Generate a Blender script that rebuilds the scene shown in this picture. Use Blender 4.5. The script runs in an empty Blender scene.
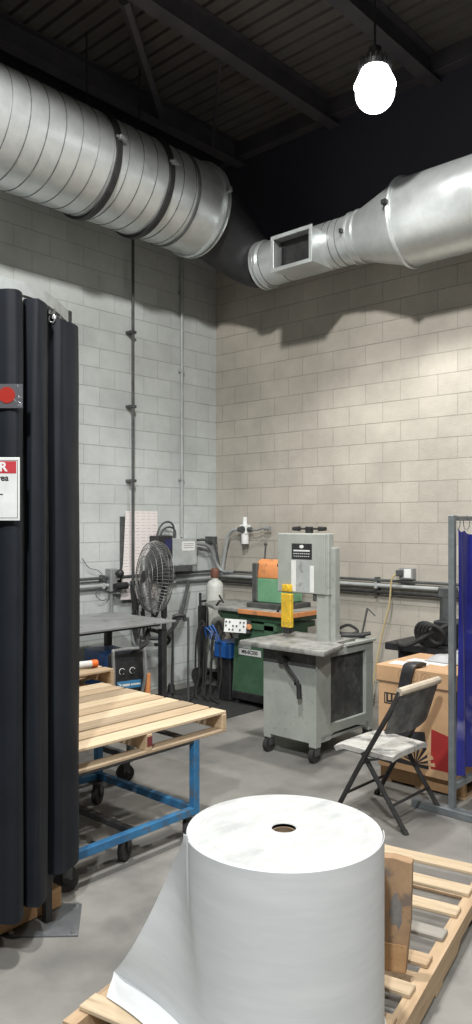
import bpy, bmesh, math, random
from mathutils import Vector, Matrix
random.seed(7)
S = bpy.context.scene
COL = S.collection
PI = math.pi
# ------------------------------------------------------------------ place frame
# origin = the room corner on the floor; +x runs along the right wall, -y along the left wall, z up
A = math.radians(42.5); ca, sa = math.cos(A), math.sin(A)
CX, CY, HC, FP, V0 = -.243, 9.36, 1.86, 770.0, 523.0
def room(X, Y):
    dx, dy = X - CX, Y - CY
    return Vector((dx*ca - dy*sa, dx*sa + dy*ca, 0))
def at(u, v, Y):
    p = room((u-236)/FP*Y, Y); p.z = HC - (v-V0)/FP*Y
    return p
def LW(u, v, off=0):
    k = (u-236)/FP
    return at(u, v, (off + CX*ca - CY*sa)/(k*ca - sa))
def RW(u, v, off=0):
    k = (u-236)/FP
    return at(u, v, (-off + CX*sa + CY*ca)/(k*sa + ca))

# ------------------------------------------------------------------ materials
def M(name, c1, c2=None, scale=6, rough=.6, metal=0, bump=0, lo=.4, hi=.65, c3=None, scale3=40, amt3=.5,
      stretch=(1, 1, 1), emit=None, trans=0, alpha=1, roughvar=0, spec=.5, lo3=.58, hi3=.68):
    m = bpy.data.materials.new(name); m.use_nodes = True
    nt = m.node_tree; b = nt.nodes['Principled BSDF']; L = nt.links.new
    b.inputs['Roughness'].default_value = rough; b.inputs['Metallic'].default_value = metal
    b.inputs['Specular IOR Level'].default_value = spec
    b.inputs['Base Color'].default_value = (*c1, 1)
    if trans: b.inputs['Transmission Weight'].default_value = trans
    if alpha < 1: b.inputs['Alpha'].default_value = alpha
    if emit:
        b.inputs['Emission Color'].default_value = (*emit[0], 1); b.inputs['Emission Strength'].default_value = emit[1]
    if c2 or bump:
        tc = nt.nodes.new('ShaderNodeTexCoord'); mp = nt.nodes.new('ShaderNodeMapping')
        mp.inputs['Scale'].default_value = stretch
        L(tc.outputs['Object'], mp.inputs['Vector'])
        n = nt.nodes.new('ShaderNodeTexNoise'); n.inputs['Scale'].default_value = scale
        n.inputs['Detail'].default_value = 8; n.inputs['Roughness'].default_value = .62
        L(mp.outputs[0], n.inputs['Vector'])
        r = nt.nodes.new('ShaderNodeMapRange'); r.inputs[1].default_value = lo; r.inputs[2].default_value = hi
        L(n.outputs['Fac'], r.inputs[0])
        if c2:
            mx = nt.nodes.new('ShaderNodeMix'); mx.data_type = 'RGBA'
            mx.inputs[6].default_value = (*c1, 1); mx.inputs[7].default_value = (*c2, 1)
            L(r.outputs[0], mx.inputs[0]); out = mx.outputs[2]
            if c3:
                n3 = nt.nodes.new('ShaderNodeTexNoise'); n3.inputs['Scale'].default_value = scale3
                n3.inputs['Detail'].default_value = 6; L(mp.outputs[0], n3.inputs['Vector'])
                r3 = nt.nodes.new('ShaderNodeMapRange'); r3.inputs[1].default_value = lo3; r3.inputs[2].default_value = hi3
                r3.inputs[4].default_value = amt3
                L(n3.outputs['Fac'], r3.inputs[0])
                m3 = nt.nodes.new('ShaderNodeMix'); m3.data_type = 'RGBA'; m3.inputs[7].default_value = (*c3, 1)
                L(out, m3.inputs[6]); L(r3.outputs[0], m3.inputs[0]); out = m3.outputs[2]
            L(out, b.inputs['Base Color'])
        if roughvar:
            rr = nt.nodes.new('ShaderNodeMapRange'); rr.inputs[3].default_value = rough; rr.inputs[4].default_value = rough + roughvar
            L(n.outputs['Fac'], rr.inputs[0]); L(rr.outputs[0], b.inputs['Roughness'])
        if bump:
            bp = nt.nodes.new('ShaderNodeBump'); bp.inputs['Strength'].default_value = bump; bp.inputs['Distance'].default_value = .01
            L(n.outputs['Fac'], bp.inputs['Height']); L(bp.outputs[0], b.inputs['Normal'])
    return m

def block_wall(name, c, mortar, axis, ox, oz):
    m = bpy.data.materials.new(name); m.use_nodes = True
    nt = m.node_tree; b = nt.nodes['Principled BSDF']; L = nt.links.new
    b.inputs['Roughness'].default_value = .62
    tc = nt.nodes.new('ShaderNodeTexCoord'); sp = nt.nodes.new('ShaderNodeSeparateXYZ'); L(tc.outputs['Object'], sp.inputs[0])
    cb = nt.nodes.new('ShaderNodeCombineXYZ')
    for src, dst, o in ((axis, 0, ox), (2, 1, oz)):
        ad = nt.nodes.new('ShaderNodeMath'); ad.operation = 'ADD'; ad.inputs[1].default_value = o
        L(sp.outputs[src], ad.inputs[0]); L(ad.outputs[0], cb.inputs[dst])
    def brick(c1, c2, mo, size, smooth):
        k = nt.nodes.new('ShaderNodeTexBrick'); L(cb.outputs[0], k.inputs['Vector'])
        k.offset = .5; k.squash = 1; k.inputs['Scale'].default_value = 1
        k.inputs['Brick Width'].default_value = .406; k.inputs['Row Height'].default_value = .203
        k.inputs['Mortar Size'].default_value = size; k.inputs['Mortar Smooth'].default_value = smooth
        k.inputs['Color1'].default_value = (*c1, 1); k.inputs['Color2'].default_value = (*c2, 1); k.inputs['Mortar'].default_value = (*mo, 1)
        return k
    k = brick(c, tuple(x*.91 for x in c), tuple(a*.45+b_*.55 for a, b_ in zip(c, mortar)), .0042, .35)
    # bed joints a bit heavier than the upright ones
    wv = nt.nodes.new('ShaderNodeMath'); wv.operation = 'FRACT'
    dv = nt.nodes.new('ShaderNodeMath'); dv.operation = 'DIVIDE'; dv.inputs[1].default_value = .203
    sp2 = nt.nodes.new('ShaderNodeSeparateXYZ'); L(cb.outputs[0], sp2.inputs[0]); L(sp2.outputs[1], dv.inputs[0]); L(dv.outputs[0], wv.inputs[0])
    bed = nt.nodes.new('ShaderNodeMapRange'); bed.inputs[1].default_value = .965; bed.inputs[2].default_value = .99; L(wv.outputs[0], bed.inputs[0])
    # worn paint, grime
    n = nt.nodes.new('ShaderNodeTexNoise'); n.inputs['Scale'].default_value = 1.7; n.inputs['Detail'].default_value = 9; n.inputs['Roughness'].default_value = .65
    L(tc.outputs['Object'], n.inputs['Vector'])
    r = nt.nodes.new('ShaderNodeMapRange'); r.inputs[1].default_value = .35; r.inputs[2].default_value = .7; r.inputs[3].default_value = .80; r.inputs[4].default_value = 1.06
    L(n.outputs['Fac'], r.inputs[0])
    mul = nt.nodes.new('ShaderNodeMix'); mul.data_type = 'RGBA'; mul.blend_type = 'MULTIPLY'; mul.inputs[0].default_value = 1
    L(k.outputs['Color'], mul.inputs[6]); L(r.outputs[0], mul.inputs[7])
    m2 = nt.nodes.new('ShaderNodeMix'); m2.data_type = 'RGBA'; m2.inputs[7].default_value = (*mortar, 1)
    s = nt.nodes.new('ShaderNodeMath'); s.operation = 'MULTIPLY'
    nb = nt.nodes.new('ShaderNodeTexNoise'); nb.inputs['Scale'].default_value = 2.6; L(tc.outputs['Object'], nb.inputs['Vector'])
    rb = nt.nodes.new('ShaderNodeMapRange'); rb.inputs[1].default_value = .38; rb.inputs[2].default_value = .6; rb.inputs[3].default_value = .1; rb.inputs[4].default_value = .75
    L(nb.outputs['Fac'], rb.inputs[0]); L(rb.outputs[0], s.inputs[1])
    L(bed.outputs[0], s.inputs[0]); L(s.outputs[0], m2.inputs[0]); L(mul.outputs[2], m2.inputs[6])
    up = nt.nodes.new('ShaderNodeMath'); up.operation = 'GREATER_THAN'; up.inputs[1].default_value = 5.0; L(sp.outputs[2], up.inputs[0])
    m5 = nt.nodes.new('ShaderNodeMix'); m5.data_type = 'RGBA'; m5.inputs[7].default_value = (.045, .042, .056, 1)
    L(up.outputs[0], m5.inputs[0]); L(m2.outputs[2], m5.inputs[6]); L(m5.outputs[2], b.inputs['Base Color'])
    n2 = nt.nodes.new('ShaderNodeTexNoise'); n2.inputs['Scale'].default_value = 55; n2.inputs['Detail'].default_value = 4; L(tc.outputs['Object'], n2.inputs['Vector'])
    ad = nt.nodes.new('ShaderNodeMath'); ad.operation = 'MULTIPLY_ADD'; ad.inputs[1].default_value = -1.6
    L(k.outputs['Fac'], ad.inputs[0]); L(n2.outputs['Fac'], ad.inputs[2])
    bp = nt.nodes.new('ShaderNodeBump'); bp.inputs['Strength'].default_value = .5; bp.inputs['Distance'].default_value = .006
    L(ad.outputs[0], bp.inputs['Height']); L(bp.outputs[0], b.inputs['Normal'])
    return m

def wood(name, c1, c2, c3, axis=0, rough=.75):
    st = [18, 18, 18]; st[axis] = 1.2
    return M(name, c1, c2, scale=1.6, rough=rough, bump=.15, lo=.38, hi=.68, c3=c3, scale3=3.0, amt3=.55, stretch=tuple(st), lo3=.56, hi3=.7)

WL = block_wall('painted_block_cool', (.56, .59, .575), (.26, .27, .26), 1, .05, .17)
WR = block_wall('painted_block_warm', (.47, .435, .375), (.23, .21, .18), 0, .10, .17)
CONC = M('concrete', (.165, .16, .148), (.275, .265, .245), scale=1.3, rough=.55, bump=.05, lo=.36, hi=.66, c3=(.085, .085, .083), scale3=2.0, amt3=.75, lo3=.52, hi3=.72)
DECK = M('dark_roof_deck', (.085, .076, .066), (.11, .10, .088), scale=2, rough=.7)
BEAM = M('dark_painted_steel', (.055, .05, .055), (.075, .068, .072), scale=4, rough=.65)
GALV = M('galvanised_steel', (.58, .61, .61), (.70, .73, .73), scale=9, rough=.30, metal=.66, lo=.3, hi=.7, roughvar=.14, bump=.02)
GALVD = M('galvanised_seam', (.13, .135, .135), (.18, .19, .19), scale=9, rough=.6, metal=.5)  # darkened so the duct seams carry the shade lines their ridges cast
DUCTBLK = M('shade_black_duct', (.022, .022, .024), (.035, .035, .037), scale=8, rough=.65, bump=.1)  # duct coloured near-black, standing in for the lamps not reaching the elbow
BLK = M('black_steel', (.016, .016, .017), (.03, .03, .03), scale=14, rough=.5)
BLKP = M('black_plastic', (.018, .018, .02), (.03, .03, .032), scale=20, rough=.42)
RUB = M('black_rubber', (.02, .02, .02), (.035, .034, .033), scale=20, rough=.8)
DGREY = M('dark_grey_steel', (.07, .075, .075), (.11, .115, .115), scale=12, rough=.5, metal=.3)
MGREY = M('grey_conduit', (.27, .28, .28), (.36, .37, .37), scale=10, rough=.5, metal=.4)
LCOND = M('painted_conduit', (.36, .38, .37), (.44, .46, .45), scale=10, rough=.5, metal=.2)
GREYB = M('grey_enamel', (.33, .355, .345), (.42, .445, .43), scale=5, rough=.5, c3=(.20, .20, .19), scale3=14, amt3=.6)
SAWG = M('worn_saw_grey', (.30, .32, .29), (.37, .39, .355), scale=3, rough=.5, c3=(.17, .17, .16), scale3=22, amt3=.35, lo3=.6, hi3=.7)
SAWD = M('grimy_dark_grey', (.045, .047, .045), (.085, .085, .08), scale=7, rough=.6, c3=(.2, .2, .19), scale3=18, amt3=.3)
SAWTOP = M('scuffed_cast_iron', (.24, .24, .225), (.42, .42, .40), scale=7, rough=.5, metal=.25, c3=(.07, .07, .068), scale3=9, amt3=.45, lo3=.53, hi3=.66)
YEL = M('yellow_enamel', (.72, .46, .03), (.60, .38, .03), scale=14, rough=.5, c3=(.30, .22, .06), scale3=25, amt3=.5)
GRN = M('green_enamel', (.055, .125, .07), (.08, .165, .095), scale=6, rough=.5, c3=(.03, .06, .04), scale3=12, amt3=.5)
GRNL = M('light_green_enamel', (.13, .30, .17), (.17, .36, .21), scale=6, rough=.5)
ORA = M('orange_enamel', (.70, .28, .10), (.60, .24, .09), scale=9, rough=.5, c3=(.2, .12, .08), scale3=16, amt3=.6)
BLU = M('blue_enamel', (.012, .09, .33), (.02, .12, .40), scale=7, rough=.45)
CARTB = M('blue_cart_paint', (.025, .12, .26), (.04, .19, .38), scale=7, rough=.5, c3=(.10, .11, .12), scale3=13, amt3=.75, lo3=.55, hi3=.66)
CURT = M('black_welding_curtain', (.006, .008, .0125), (.010, .013, .019), scale=3, rough=.62, bump=.05, spec=.3)
WHT = M('white_paint', (.74, .75, .73), (.66, .67, .65), scale=12, rough=.55)
PAPER = M('chart_paper', (.72, .67, .65), (.64, .60, .58), scale=8, rough=.75)
def chart_mat():
    m = bpy.data.materials.new('printed_chart_paper'); m.use_nodes = True; nt = m.node_tree; b = nt.nodes['Principled BSDF']; L = nt.links.new
    b.inputs['Roughness'].default_value = .75
    tc = nt.nodes.new('ShaderNodeTexCoord'); sp = nt.nodes.new('ShaderNodeSeparateXYZ'); cb = nt.nodes.new('ShaderNodeCombineXYZ')
    L(tc.outputs['Object'], sp.inputs[0]); L(sp.outputs[1], cb.inputs[0]); L(sp.outputs[2], cb.inputs[1])
    k = nt.nodes.new('ShaderNodeTexBrick'); L(cb.outputs[0], k.inputs['Vector']); k.offset = .12; k.inputs['Scale'].default_value = 1
    k.inputs['Brick Width'].default_value = .085; k.inputs['Row Height'].default_value = .034; k.inputs['Mortar Size'].default_value = .0135; k.inputs['Mortar Smooth'].default_value = .0
    k.inputs['Color1'].default_value = (.42, .39, .40, 1); k.inputs['Color2'].default_value = (.62, .57, .56, 1); k.inputs['Mortar'].default_value = (.74, .68, .66, 1)
    L(k.outputs['Color'], b.inputs['Base Color']); return m
CHART = chart_mat()
INK = M('print_grey', (.30, .27, .28), rough=.8)
INKD = M('print_black', (.02, .02, .02), rough=.7)
RED = M('red_print', (.50, .035, .045), (.42, .03, .04), scale=10, rough=.5)
REDB = M('red_carton_print', (.33, .022, .02), (.28, .02, .018), scale=8, rough=.6)
CARD = M('cardboard', (.47, .29, .155), (.54, .34, .19), scale=5, rough=.8, c3=(.38, .24, .13), scale3=3, amt3=.5)
CARDW = M('worn_cardboard', (.30, .19, .11), (.40, .26, .15), scale=7, rough=.85, c3=(.15, .12, .10), scale3=9, amt3=.85, lo3=.53, hi3=.6)
FOAM = M('white_packing_foam', (.60, .615, .62), (.66, .67, .67), scale=3, rough=.62, bump=.04, stretch=(1, 1, 7))
FOAMT = M('scuffed_dimmed_foam_end', (.43, .44, .435), (.51, .52, .515), scale=9, rough=.7, bump=.10, c3=(.30, .31, .31), scale3=5, amt3=.6, stretch=(2.2, .8, 1), lo3=.57, hi3=.72)  # scuffs over a base darkened to offset the strong overhead light
KRAFT = M('kraft_tube', (.23, .16, .10), (.17, .12, .08), scale=20, rough=.85)
BROWN = M('rust_brown_cap', (.13, .05, .035), (.18, .08, .05), scale=20, rough=.7)
SEAT = M('dusty_grey_seat', (.42, .41, .38), (.54, .53, .50), scale=9, rough=.8, bump=.2, c3=(.12, .12, .115), scale3=7, amt3=.85, lo3=.52, hi3=.64)
CHBACK = M('dusty_black_plastic', (.06, .063, .063), (.22, .22, .21), scale=6, rough=.6, lo=.42, hi=.7)
TAN = M('tan_edge', (.52, .45, .35), (.44, .38, .30), scale=12, rough=.7)
VINYL = M('blue_welding_vinyl', (.010, .012, .14), (.02, .024, .21), scale=4, rough=.32, c3=(.16, .16, .30), scale3=3, amt3=.75, bump=.1)  # pale patches in the colour stand in for the sheen on the vinyl
SCRF = M('screen_frame_grey', (.16, .18, .19), (.21, .23, .24), scale=10, rough=.45, metal=.4)
PLAST = M('grey_plastic_film', (.38, .38, .39), (.48, .48, .49), scale=9, rough=.4, bump=.2)
YCORD = M('tan_cord', (.50, .40, .20), rough=.7)
BLUP = M('blue_label', (.05, .22, .42), rough=.4)
CHROME = M('bare_steel', (.55, .56, .56), (.45, .46, .46), scale=15, rough=.35, metal=.9)
PLASTE = M('clear_sticker', (.10, .10, .11), rough=.25)
PLY = wood('plywood', (.44, .32, .19), (.52, .39, .24), (.30, .21, .13), 1)
WX = wood('pine_along_x', (.47, .34, .21), (.58, .44, .29), (.28, .19, .115), 0)
WY = wood('pine_along_y', (.43, .31, .19), (.55, .42, .275), (.26, .18, .11), 1)
WYP = wood('pale_pine_along_y', (.56, .43, .28), (.64, .51, .35), (.34, .25, .16), 1)
WYD = wood('dirty_pine_along_y', (.31, .235, .155), (.44, .335, .225), (.19, .14, .09), 1)
WYG = wood('grey_weathered_pine', (.30, .28, .25), (.37, .35, .31), (.2, .18, .16), 1)
WO = wood('orange_timber', (.36, .21, .10), (.44, .27, .13), (.22, .13, .07), 1)
GLASS = M('lamp_lens', (.9, .9, .9), rough=.4, emit=((1, 1, 1), 5))

# ------------------------------------------------------------------ mesh helper
class MB:
    def __init__(s): s.bm = bmesh.new()
    def _grow(s, verts, mat):
        if mat is not None:
            for v in verts: v.co = mat @ v.co
    def box(s, a, b, bev=.003, mat=None, seg=1):
        a, b = Vector(a), Vector(b)
        r = bmesh.ops.create_cube(s.bm, size=1)['verts']
        c, d = (a+b)/2, b-a
        for v in r: v.co = Vector((v.co.x*d.x, v.co.y*d.y, v.co.z*d.z)) + c
        if bev:
            bev = min(bev, abs(min(abs(d.x), abs(d.y), abs(d.z)))*.35)
            ed = list({e for v in r for e in v.link_edges})
            o = bmesh.ops.bevel(s.bm, geom=ed, offset=bev, segments=seg, affect='EDGES', profile=.5)
            r = list({v for f in o['faces'] for v in f.verts} | {v for v in r if v.is_valid})
        s._grow(r, mat); return s
    def cyl(s, p0, p1, r0, r1=None, seg=20, cap=True):
        p0, p1 = Vector(p0), Vector(p1); r1 = r0 if r1 is None else r1
        q = (p1-p0).to_track_quat('Z', 'Y')
        R = []
        for p, r in ((p0, r0), (p1, r1)):
            R.append([s.bm.verts.new(p + q @ Vector((r*math.cos(2*PI*i/seg), r*math.sin(2*PI*i/seg), 0))) for i in range(seg)])
        for i in range(seg):
            s.bm.faces.new((R[0][i], R[0][(i+1) % seg], R[1][(i+1) % seg], R[1][i]))
        if cap:
            s.bm.faces.new(list(reversed(R[0]))); s.bm.faces.new(R[1])
        return s
    def tube(s, pts, r, seg=8, closed=False, cap=True):
        pts = [Vector(p) for p in pts]; n = len(pts); R = []
        up = None
        for i, p in enumerate(pts):
            if closed: t = pts[(i+1) % n] - pts[i-1]
            else: t = pts[min(i+1, n-1)] - pts[max(i-1, 0)]
            t.normalize()
            if up is None:
                up = Vector((0, 0, 1)) if abs(t.z) < .9 else Vector((1, 0, 0))
            u = (up - t*up.dot(t))
            if u.length < 1e-5: u = t.orthogonal()
            u.normalize(); w = t.cross(u); up = u
            rr = r(i/(n-1)) if callable(r) else r
            R.append([s.bm.verts.new(p + u*rr*math.cos(2*PI*k/seg) + w*rr*math.sin(2*PI*k/seg)) for k in range(seg)])
        for i in range(n if closed else n-1):
            a, b = R[i], R[(i+1) % n]
            for k in range(seg):
                try: s.bm.faces.new((a[k], a[(k+1) % seg], b[(k+1) % seg], b[k]))
                except ValueError: pass
        if cap and not closed:
            s.bm.faces.new(list(reversed(R[0]))); s.bm.faces.new(R[-1])
        return s
    def lathe(s, prof, seg=40, mat=None, cap0=True, cap1=True):
        R = []
        for r, z in prof:
            R.append([s.bm.verts.new(Vector((r*math.cos(2*PI*i/seg), r*math.sin(2*PI*i/seg), z))) for i in range(seg)])
        for a, b in zip(R, R[1:]):
            for i in range(seg): s.bm.faces.new((a[i], a[(i+1) % seg], b[(i+1) % seg], b[i]))
        if cap0: s.bm.faces.new(list(reversed(R[0])))
        if cap1: s.bm.faces.new(R[-1])
        s._grow([v for q in R for v in q], mat); return s
    def prism(s, poly, z0, z1, mat=None, bev=0):
        n = len(poly)
        a = [s.bm.verts.new((x, y, z0)) for x, y in poly]; b = [s.bm.verts.new((x, y, z1)) for x, y in poly]
        fs = [s.bm.faces.new(list(reversed(a))), s.bm.faces.new(b)]
        for i in range(n): fs.append(s.bm.faces.new((a[i], a[(i+1) % n], b[(i+1) % n], b[i])))
        vs = a + b
        if bev:
            ed = list({e for f in fs for e in f.edges})
            o = bmesh.ops.bevel(s.bm, geom=ed, offset=bev, segments=2, affect='EDGES', profile=.5)
            vs = list({v for f in o['faces'] for v in f.verts} | {v for v in vs if v.is_valid})
        s._grow(vs, mat); return s
    def sphere(s, c, r, sc=(1, 1, 1), seg=14):
        v = bmesh.ops.create_uvsphere(s.bm, u_segments=seg, v_segments=max(6, seg//2), radius=r)['verts']
        for q in v: q.co = Vector((q.co.x*sc[0], q.co.y*sc[1], q.co.z*sc[2])) + Vector(c)
        return s
    def sheet(s, rows, th, closed=False):
        """grid of points, given a real thickness along its normals"""
        rows = [[Vector(p) for p in r] for r in rows]; m, n = len(rows), len(rows[0])
        def nrm(i, j):
            a = rows[min(i+1, m-1)][j] - rows[max(i-1, 0)][j]; b = rows[i][min(j+1, n-1)] - rows[i][max(j-1, 0)]
            q = a.cross(b); return q.normalized() if q.length > 1e-9 else Vector((0, 0, 1))
        F = [[s.bm.verts.new(rows[i][j] + nrm(i, j)*th/2) for j in range(n)] for i in range(m)]
        B = [[s.bm.verts.new(rows[i][j] - nrm(i, j)*th/2) for j in range(n)] for i in range(m)]
        for i in range(m-1):
            for j in range(n-1):
                s.bm.faces.new((F[i][j], F[i+1][j], F[i+1][j+1], F[i][j+1]))
                s.bm.faces.new((B[i][j], B[i][j+1], B[i+1][j+1], B[i+1][j]))
        for i in range(m-1):
            for j in (0, n-1): s.bm.faces.new((F[i][j], F[i+1][j], B[i+1][j], B[i][j]))
        for j in range(n-1):
            for i in (0, m-1): s.bm.faces.new((F[i][j], F[i][j+1], B[i][j+1], B[i][j]))
        return s
    def text(s, body, size, mat, th=.0006, align='CENTER', bold=0):
        cu = bpy.data.curves.new('lettering', 'FONT'); cu.body = body; cu.size = size; cu.extrude = th
        cu.align_x = align; cu.align_y = 'CENTER'; cu.offset = bold
        o = bpy.data.objects.new('lettering', cu); COL.objects.link(o)
        dg = bpy.context.evaluated_depsgraph_get(); me = bpy.data.meshes.new_from_object(o.evaluated_get(dg))
        bpy.data.objects.remove(o); bpy.data.curves.remove(cu)
        me.transform(mat); s.bm.from_mesh(me); bpy.data.meshes.remove(me); return s
    def build(s, name, mat, parent=None, angle=35, local=False):
        bmesh.ops.recalc_face_normals(s.bm, faces=s.bm.faces)
        me = bpy.data.meshes.new(name); s.bm.to_mesh(me); s.bm.free()
        me.materials.append(mat)
        for p in me.polygons: p.use_smooth = True
        me.set_sharp_from_angle(angle=math.radians(angle))
        o = bpy.data.objects.new(name, me); COL.objects.link(o)
        if parent:
            o.parent = parent
            if not local:
                w = Matrix.Identity(4); q = parent; ch = []
                while q: ch.append(q); q = q.parent
                for q in reversed(ch): w = w @ Matrix.LocRotScale(q.location, q.rotation_euler, None)
                me.transform(w.inverted())
        elif not local:
            xs = [v.co for v in me.vertices]
            c = Vector(((min(v.x for v in xs)+max(v.x for v in xs))/2, (min(v.y for v in xs)+max(v.y for v in xs))/2, min(v.z for v in xs)))
            me.transform(Matrix.Translation(-c)); o.location = c
        return o
def tag(o, label, cat, group=None, kind=None):
    o['label'] = label; o['category'] = cat
    if group: o['group'] = group
    if kind: o['kind'] = kind
    return o
def thing(name, label, cat, loc=(0, 0, 0), rz=0, group=None):
    o = bpy.data.objects.new(name, None); COL.objects.link(o); o.empty_display_size = .1
    o.location = loc; o.rotation_euler = (0, 0, rz)
    return tag(o, label, cat, group)
def struct(o, label=None):
    o['kind'] = 'structure'
    if label: o['label'] = label
    return o
def copy_tree(o, parent=None):
    c = o.copy(); COL.objects.link(c)
    if parent: c.parent = parent
    for ch in [x for x in S.objects if x.parent == o and x is not c]: copy_tree(ch, c)
    return c
def bez(p0, p1, p2, p3, n=16):
    p0, p1, p2, p3 = map(Vector, (p0, p1, p2, p3))
    return [p0*(1-t)**3 + p1*3*t*(1-t)**2 + p2*3*t*t*(1-t) + p3*t**3 for t in (i/n for i in range(n+1))]
def spl(pts, n=8):
    pts = [Vector(p) for p in pts]; out = []
    P = [pts[0]*2-pts[1]] + pts + [pts[-1]*2-pts[-2]]
    for i in range(1, len(P)-2):
        for k in range(n):
            t = k/n; a, b, c, d = P[i-1:i+3]
            out.append(.5*((2*b) + (c-a)*t + (2*a-5*b+4*c-d)*t*t + (3*b-a-3*c+d)*t**3))
    out.append(pts[-1]); return out
def rotz(a, c): return Matrix.Translation(Vector(c)) @ Matrix.Rotation(a, 4, 'Z') @ Matrix.Translation(-Vector(c))
# plane frames for lettering: text x-axis / y-axis / normal -> room
def frame(o, x, y):
    x, y = Vector(x).normalized(), Vector(y).normalized(); z = x.cross(y)
    return Matrix(((x.x, y.x, z.x, o[0]), (x.y, y.y, z.y, o[1]), (x.z, y.z, z.z, o[2]), (0, 0, 0, 1)))

# ================================================================== SETTING
ZR = 6.3
m = MB(); m.box((-.3, -13, -.2), (13, .3, 0), 0); struct(m.build('floor', CONC), 'grey stained concrete shop floor')
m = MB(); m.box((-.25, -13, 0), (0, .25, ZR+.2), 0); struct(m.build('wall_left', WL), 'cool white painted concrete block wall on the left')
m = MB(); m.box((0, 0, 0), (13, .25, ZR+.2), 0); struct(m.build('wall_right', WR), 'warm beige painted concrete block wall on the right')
# ribbed steel deck: ribs run parallel to the right wall
m = MB(); prof = []; y = .25
while y > -13:
    prof += [(y, ZR+.035), (y-.018, ZR+.035), (y-.028, ZR), (y-.142, ZR), (y-.152, ZR+.035)]; y -= .1525
va = [m.bm.verts.new((-.25, a, b)) for a, b in prof]; vb = [m.bm.verts.new((13, a, b)) for a, b in prof]
for i in range(len(prof)-1): m.bm.faces.new((va[i], va[i+1], vb[i+1], vb[i]))
tp = [m.bm.verts.new(p) for p in ((-.25, .25, ZR+.2), (13, .25, ZR+.2), (13, -13, ZR+.2), (-.25, -13, ZR+.2))]
m.bm.faces.new(tp)
struct(m.build('ceiling', DECK, angle=10), 'dark ribbed steel roof deck')
def ibeam(x, z1, h=.24, w=.14, y0=-13, y1=0):
    m = MB(); m.box((x-w/2, y0, z1-.014), (x+w/2, y1, z1), 0); m.box((x-w/2, y0, z1-h), (x+w/2, y1, z1-h+.014), 0)
    m.box((x-.006, y0, z1-h+.014), (x+.006, y1, z1-.014), 0); return m
for x in (.42, 1.75, 2.92, 4.6, 6.3):
    struct(ibeam(x, ZR).build('beam', BEAM), 'dark steel roof beam running towards the right wall')
m = MB(); m.tube([(1.62, -2.75, ZR-.2), (.5, -1.35, ZR-.2)], .05, 6); struct(m.build('brace', BEAM), 'diagonal dark steel roof brace')
m = MB(); m.tube([(1.7, -1.7, ZR-.2), (.48, -.55, ZR-.2)], .018, 6); struct(m.build('brace', BEAM), 'thin diagonal roof rod near the corner')
m = MB(); m.box((0, -.12, ZR-.18), (13, -.001, ZR), .004); struct(m.build('beam', BEAM), 'dark ledger angle along the top of the right wall')

# ================================================================== DUCTS
OL, ZL, RL = .80, 5.10, .455
yE = LW(229, 225, OL+.36).y - .11
ROTY = lambda y0: Matrix.Translation((OL, y0, ZL)) @ Matrix.Rotation(-PI/2, 4, 'X')   # lathe z -> +y
duct = thing('spiral_duct', 'fat galvanised spiral duct running along the top of the left wall', 'duct', (OL, -3, ZL-RL))
L0 = -8.0
m = MB(); m.lathe([(RL-.006, 0), (RL, 0), (RL, yE-L0), (RL-.006, yE-L0)], 72, ROTY(L0), cap0=False, cap1=False)
m.lathe([(RL-.012, 0), (RL-.012, yE-L0)], 72, ROTY(L0), cap0=False, cap1=False)
m.build('barrel', GALV, duct)
m = MB(); pts = []; pitch = .165; turns = (yE-.42-L0)/pitch
n = int(turns*40)
for i in range(n+1):
    a = 2*PI*i/40; pts.append((OL+(RL+.001)*math.cos(a), L0+pitch*i/40, ZL+(RL+.001)*math.sin(a)))
m.tube(pts, .0052, 5); m.build('spiral_seam', GALVD, duct)
for yb in (yE-1.42, yE-.80):
    m = MB(); m.lathe([(RL, 0), (RL+.028, 0), (RL+.028, .055), (RL, .055)], 72, ROTY(yb), cap0=False, cap1=False)
    b = m.build('hanger_band', BLK, duct)
    m = MB(); m.box((OL+RL-.01, yb+.005, ZL+.06), (OL+RL+.06, yb+.05, ZL+.10), .004)
    m.cyl((OL+RL+.04, yb-.02, ZL+.08), (OL+RL+.04, yb+.08, ZL+.08), .012, seg=8); m.build('band_bolt', MGREY, b)
    m = MB(); m.tube([(OL, yb+.03, ZL+RL+.01), (OL, yb+.03, ZR)], .008, 6); m.build('hanger_rod', BLK, duct)
m = MB()
m.lathe([(RL, 0), (RL+.012, 0), (RL+.016, .015), (RL+.012, .03), (RL, .03)], 72, ROTY(yE-.42), False, False)
m.build('sleeve_joint', GALVD, duct)
m = MB()
m.lathe([(RL-.01, 0), (RL+.02, 0), (RL+.03, .02), (RL+.02, .04), (RL-.01, .04)], 72, ROTY(yE-.06), False, False)
m.lathe([(RL, 0), (RL+.025, 0), (RL+.025, .02), (RL, .02)], 72, ROTY(yE), False, False)
fl = m.build('end_flange', GALV, duct)
m = MB(); m.box((OL+RL-.0, yE-.055, ZL+.04), (OL+RL+.07, yE-.015, ZL+.09), .004); m.build('clamp_bolt', MGREY, fl)

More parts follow.
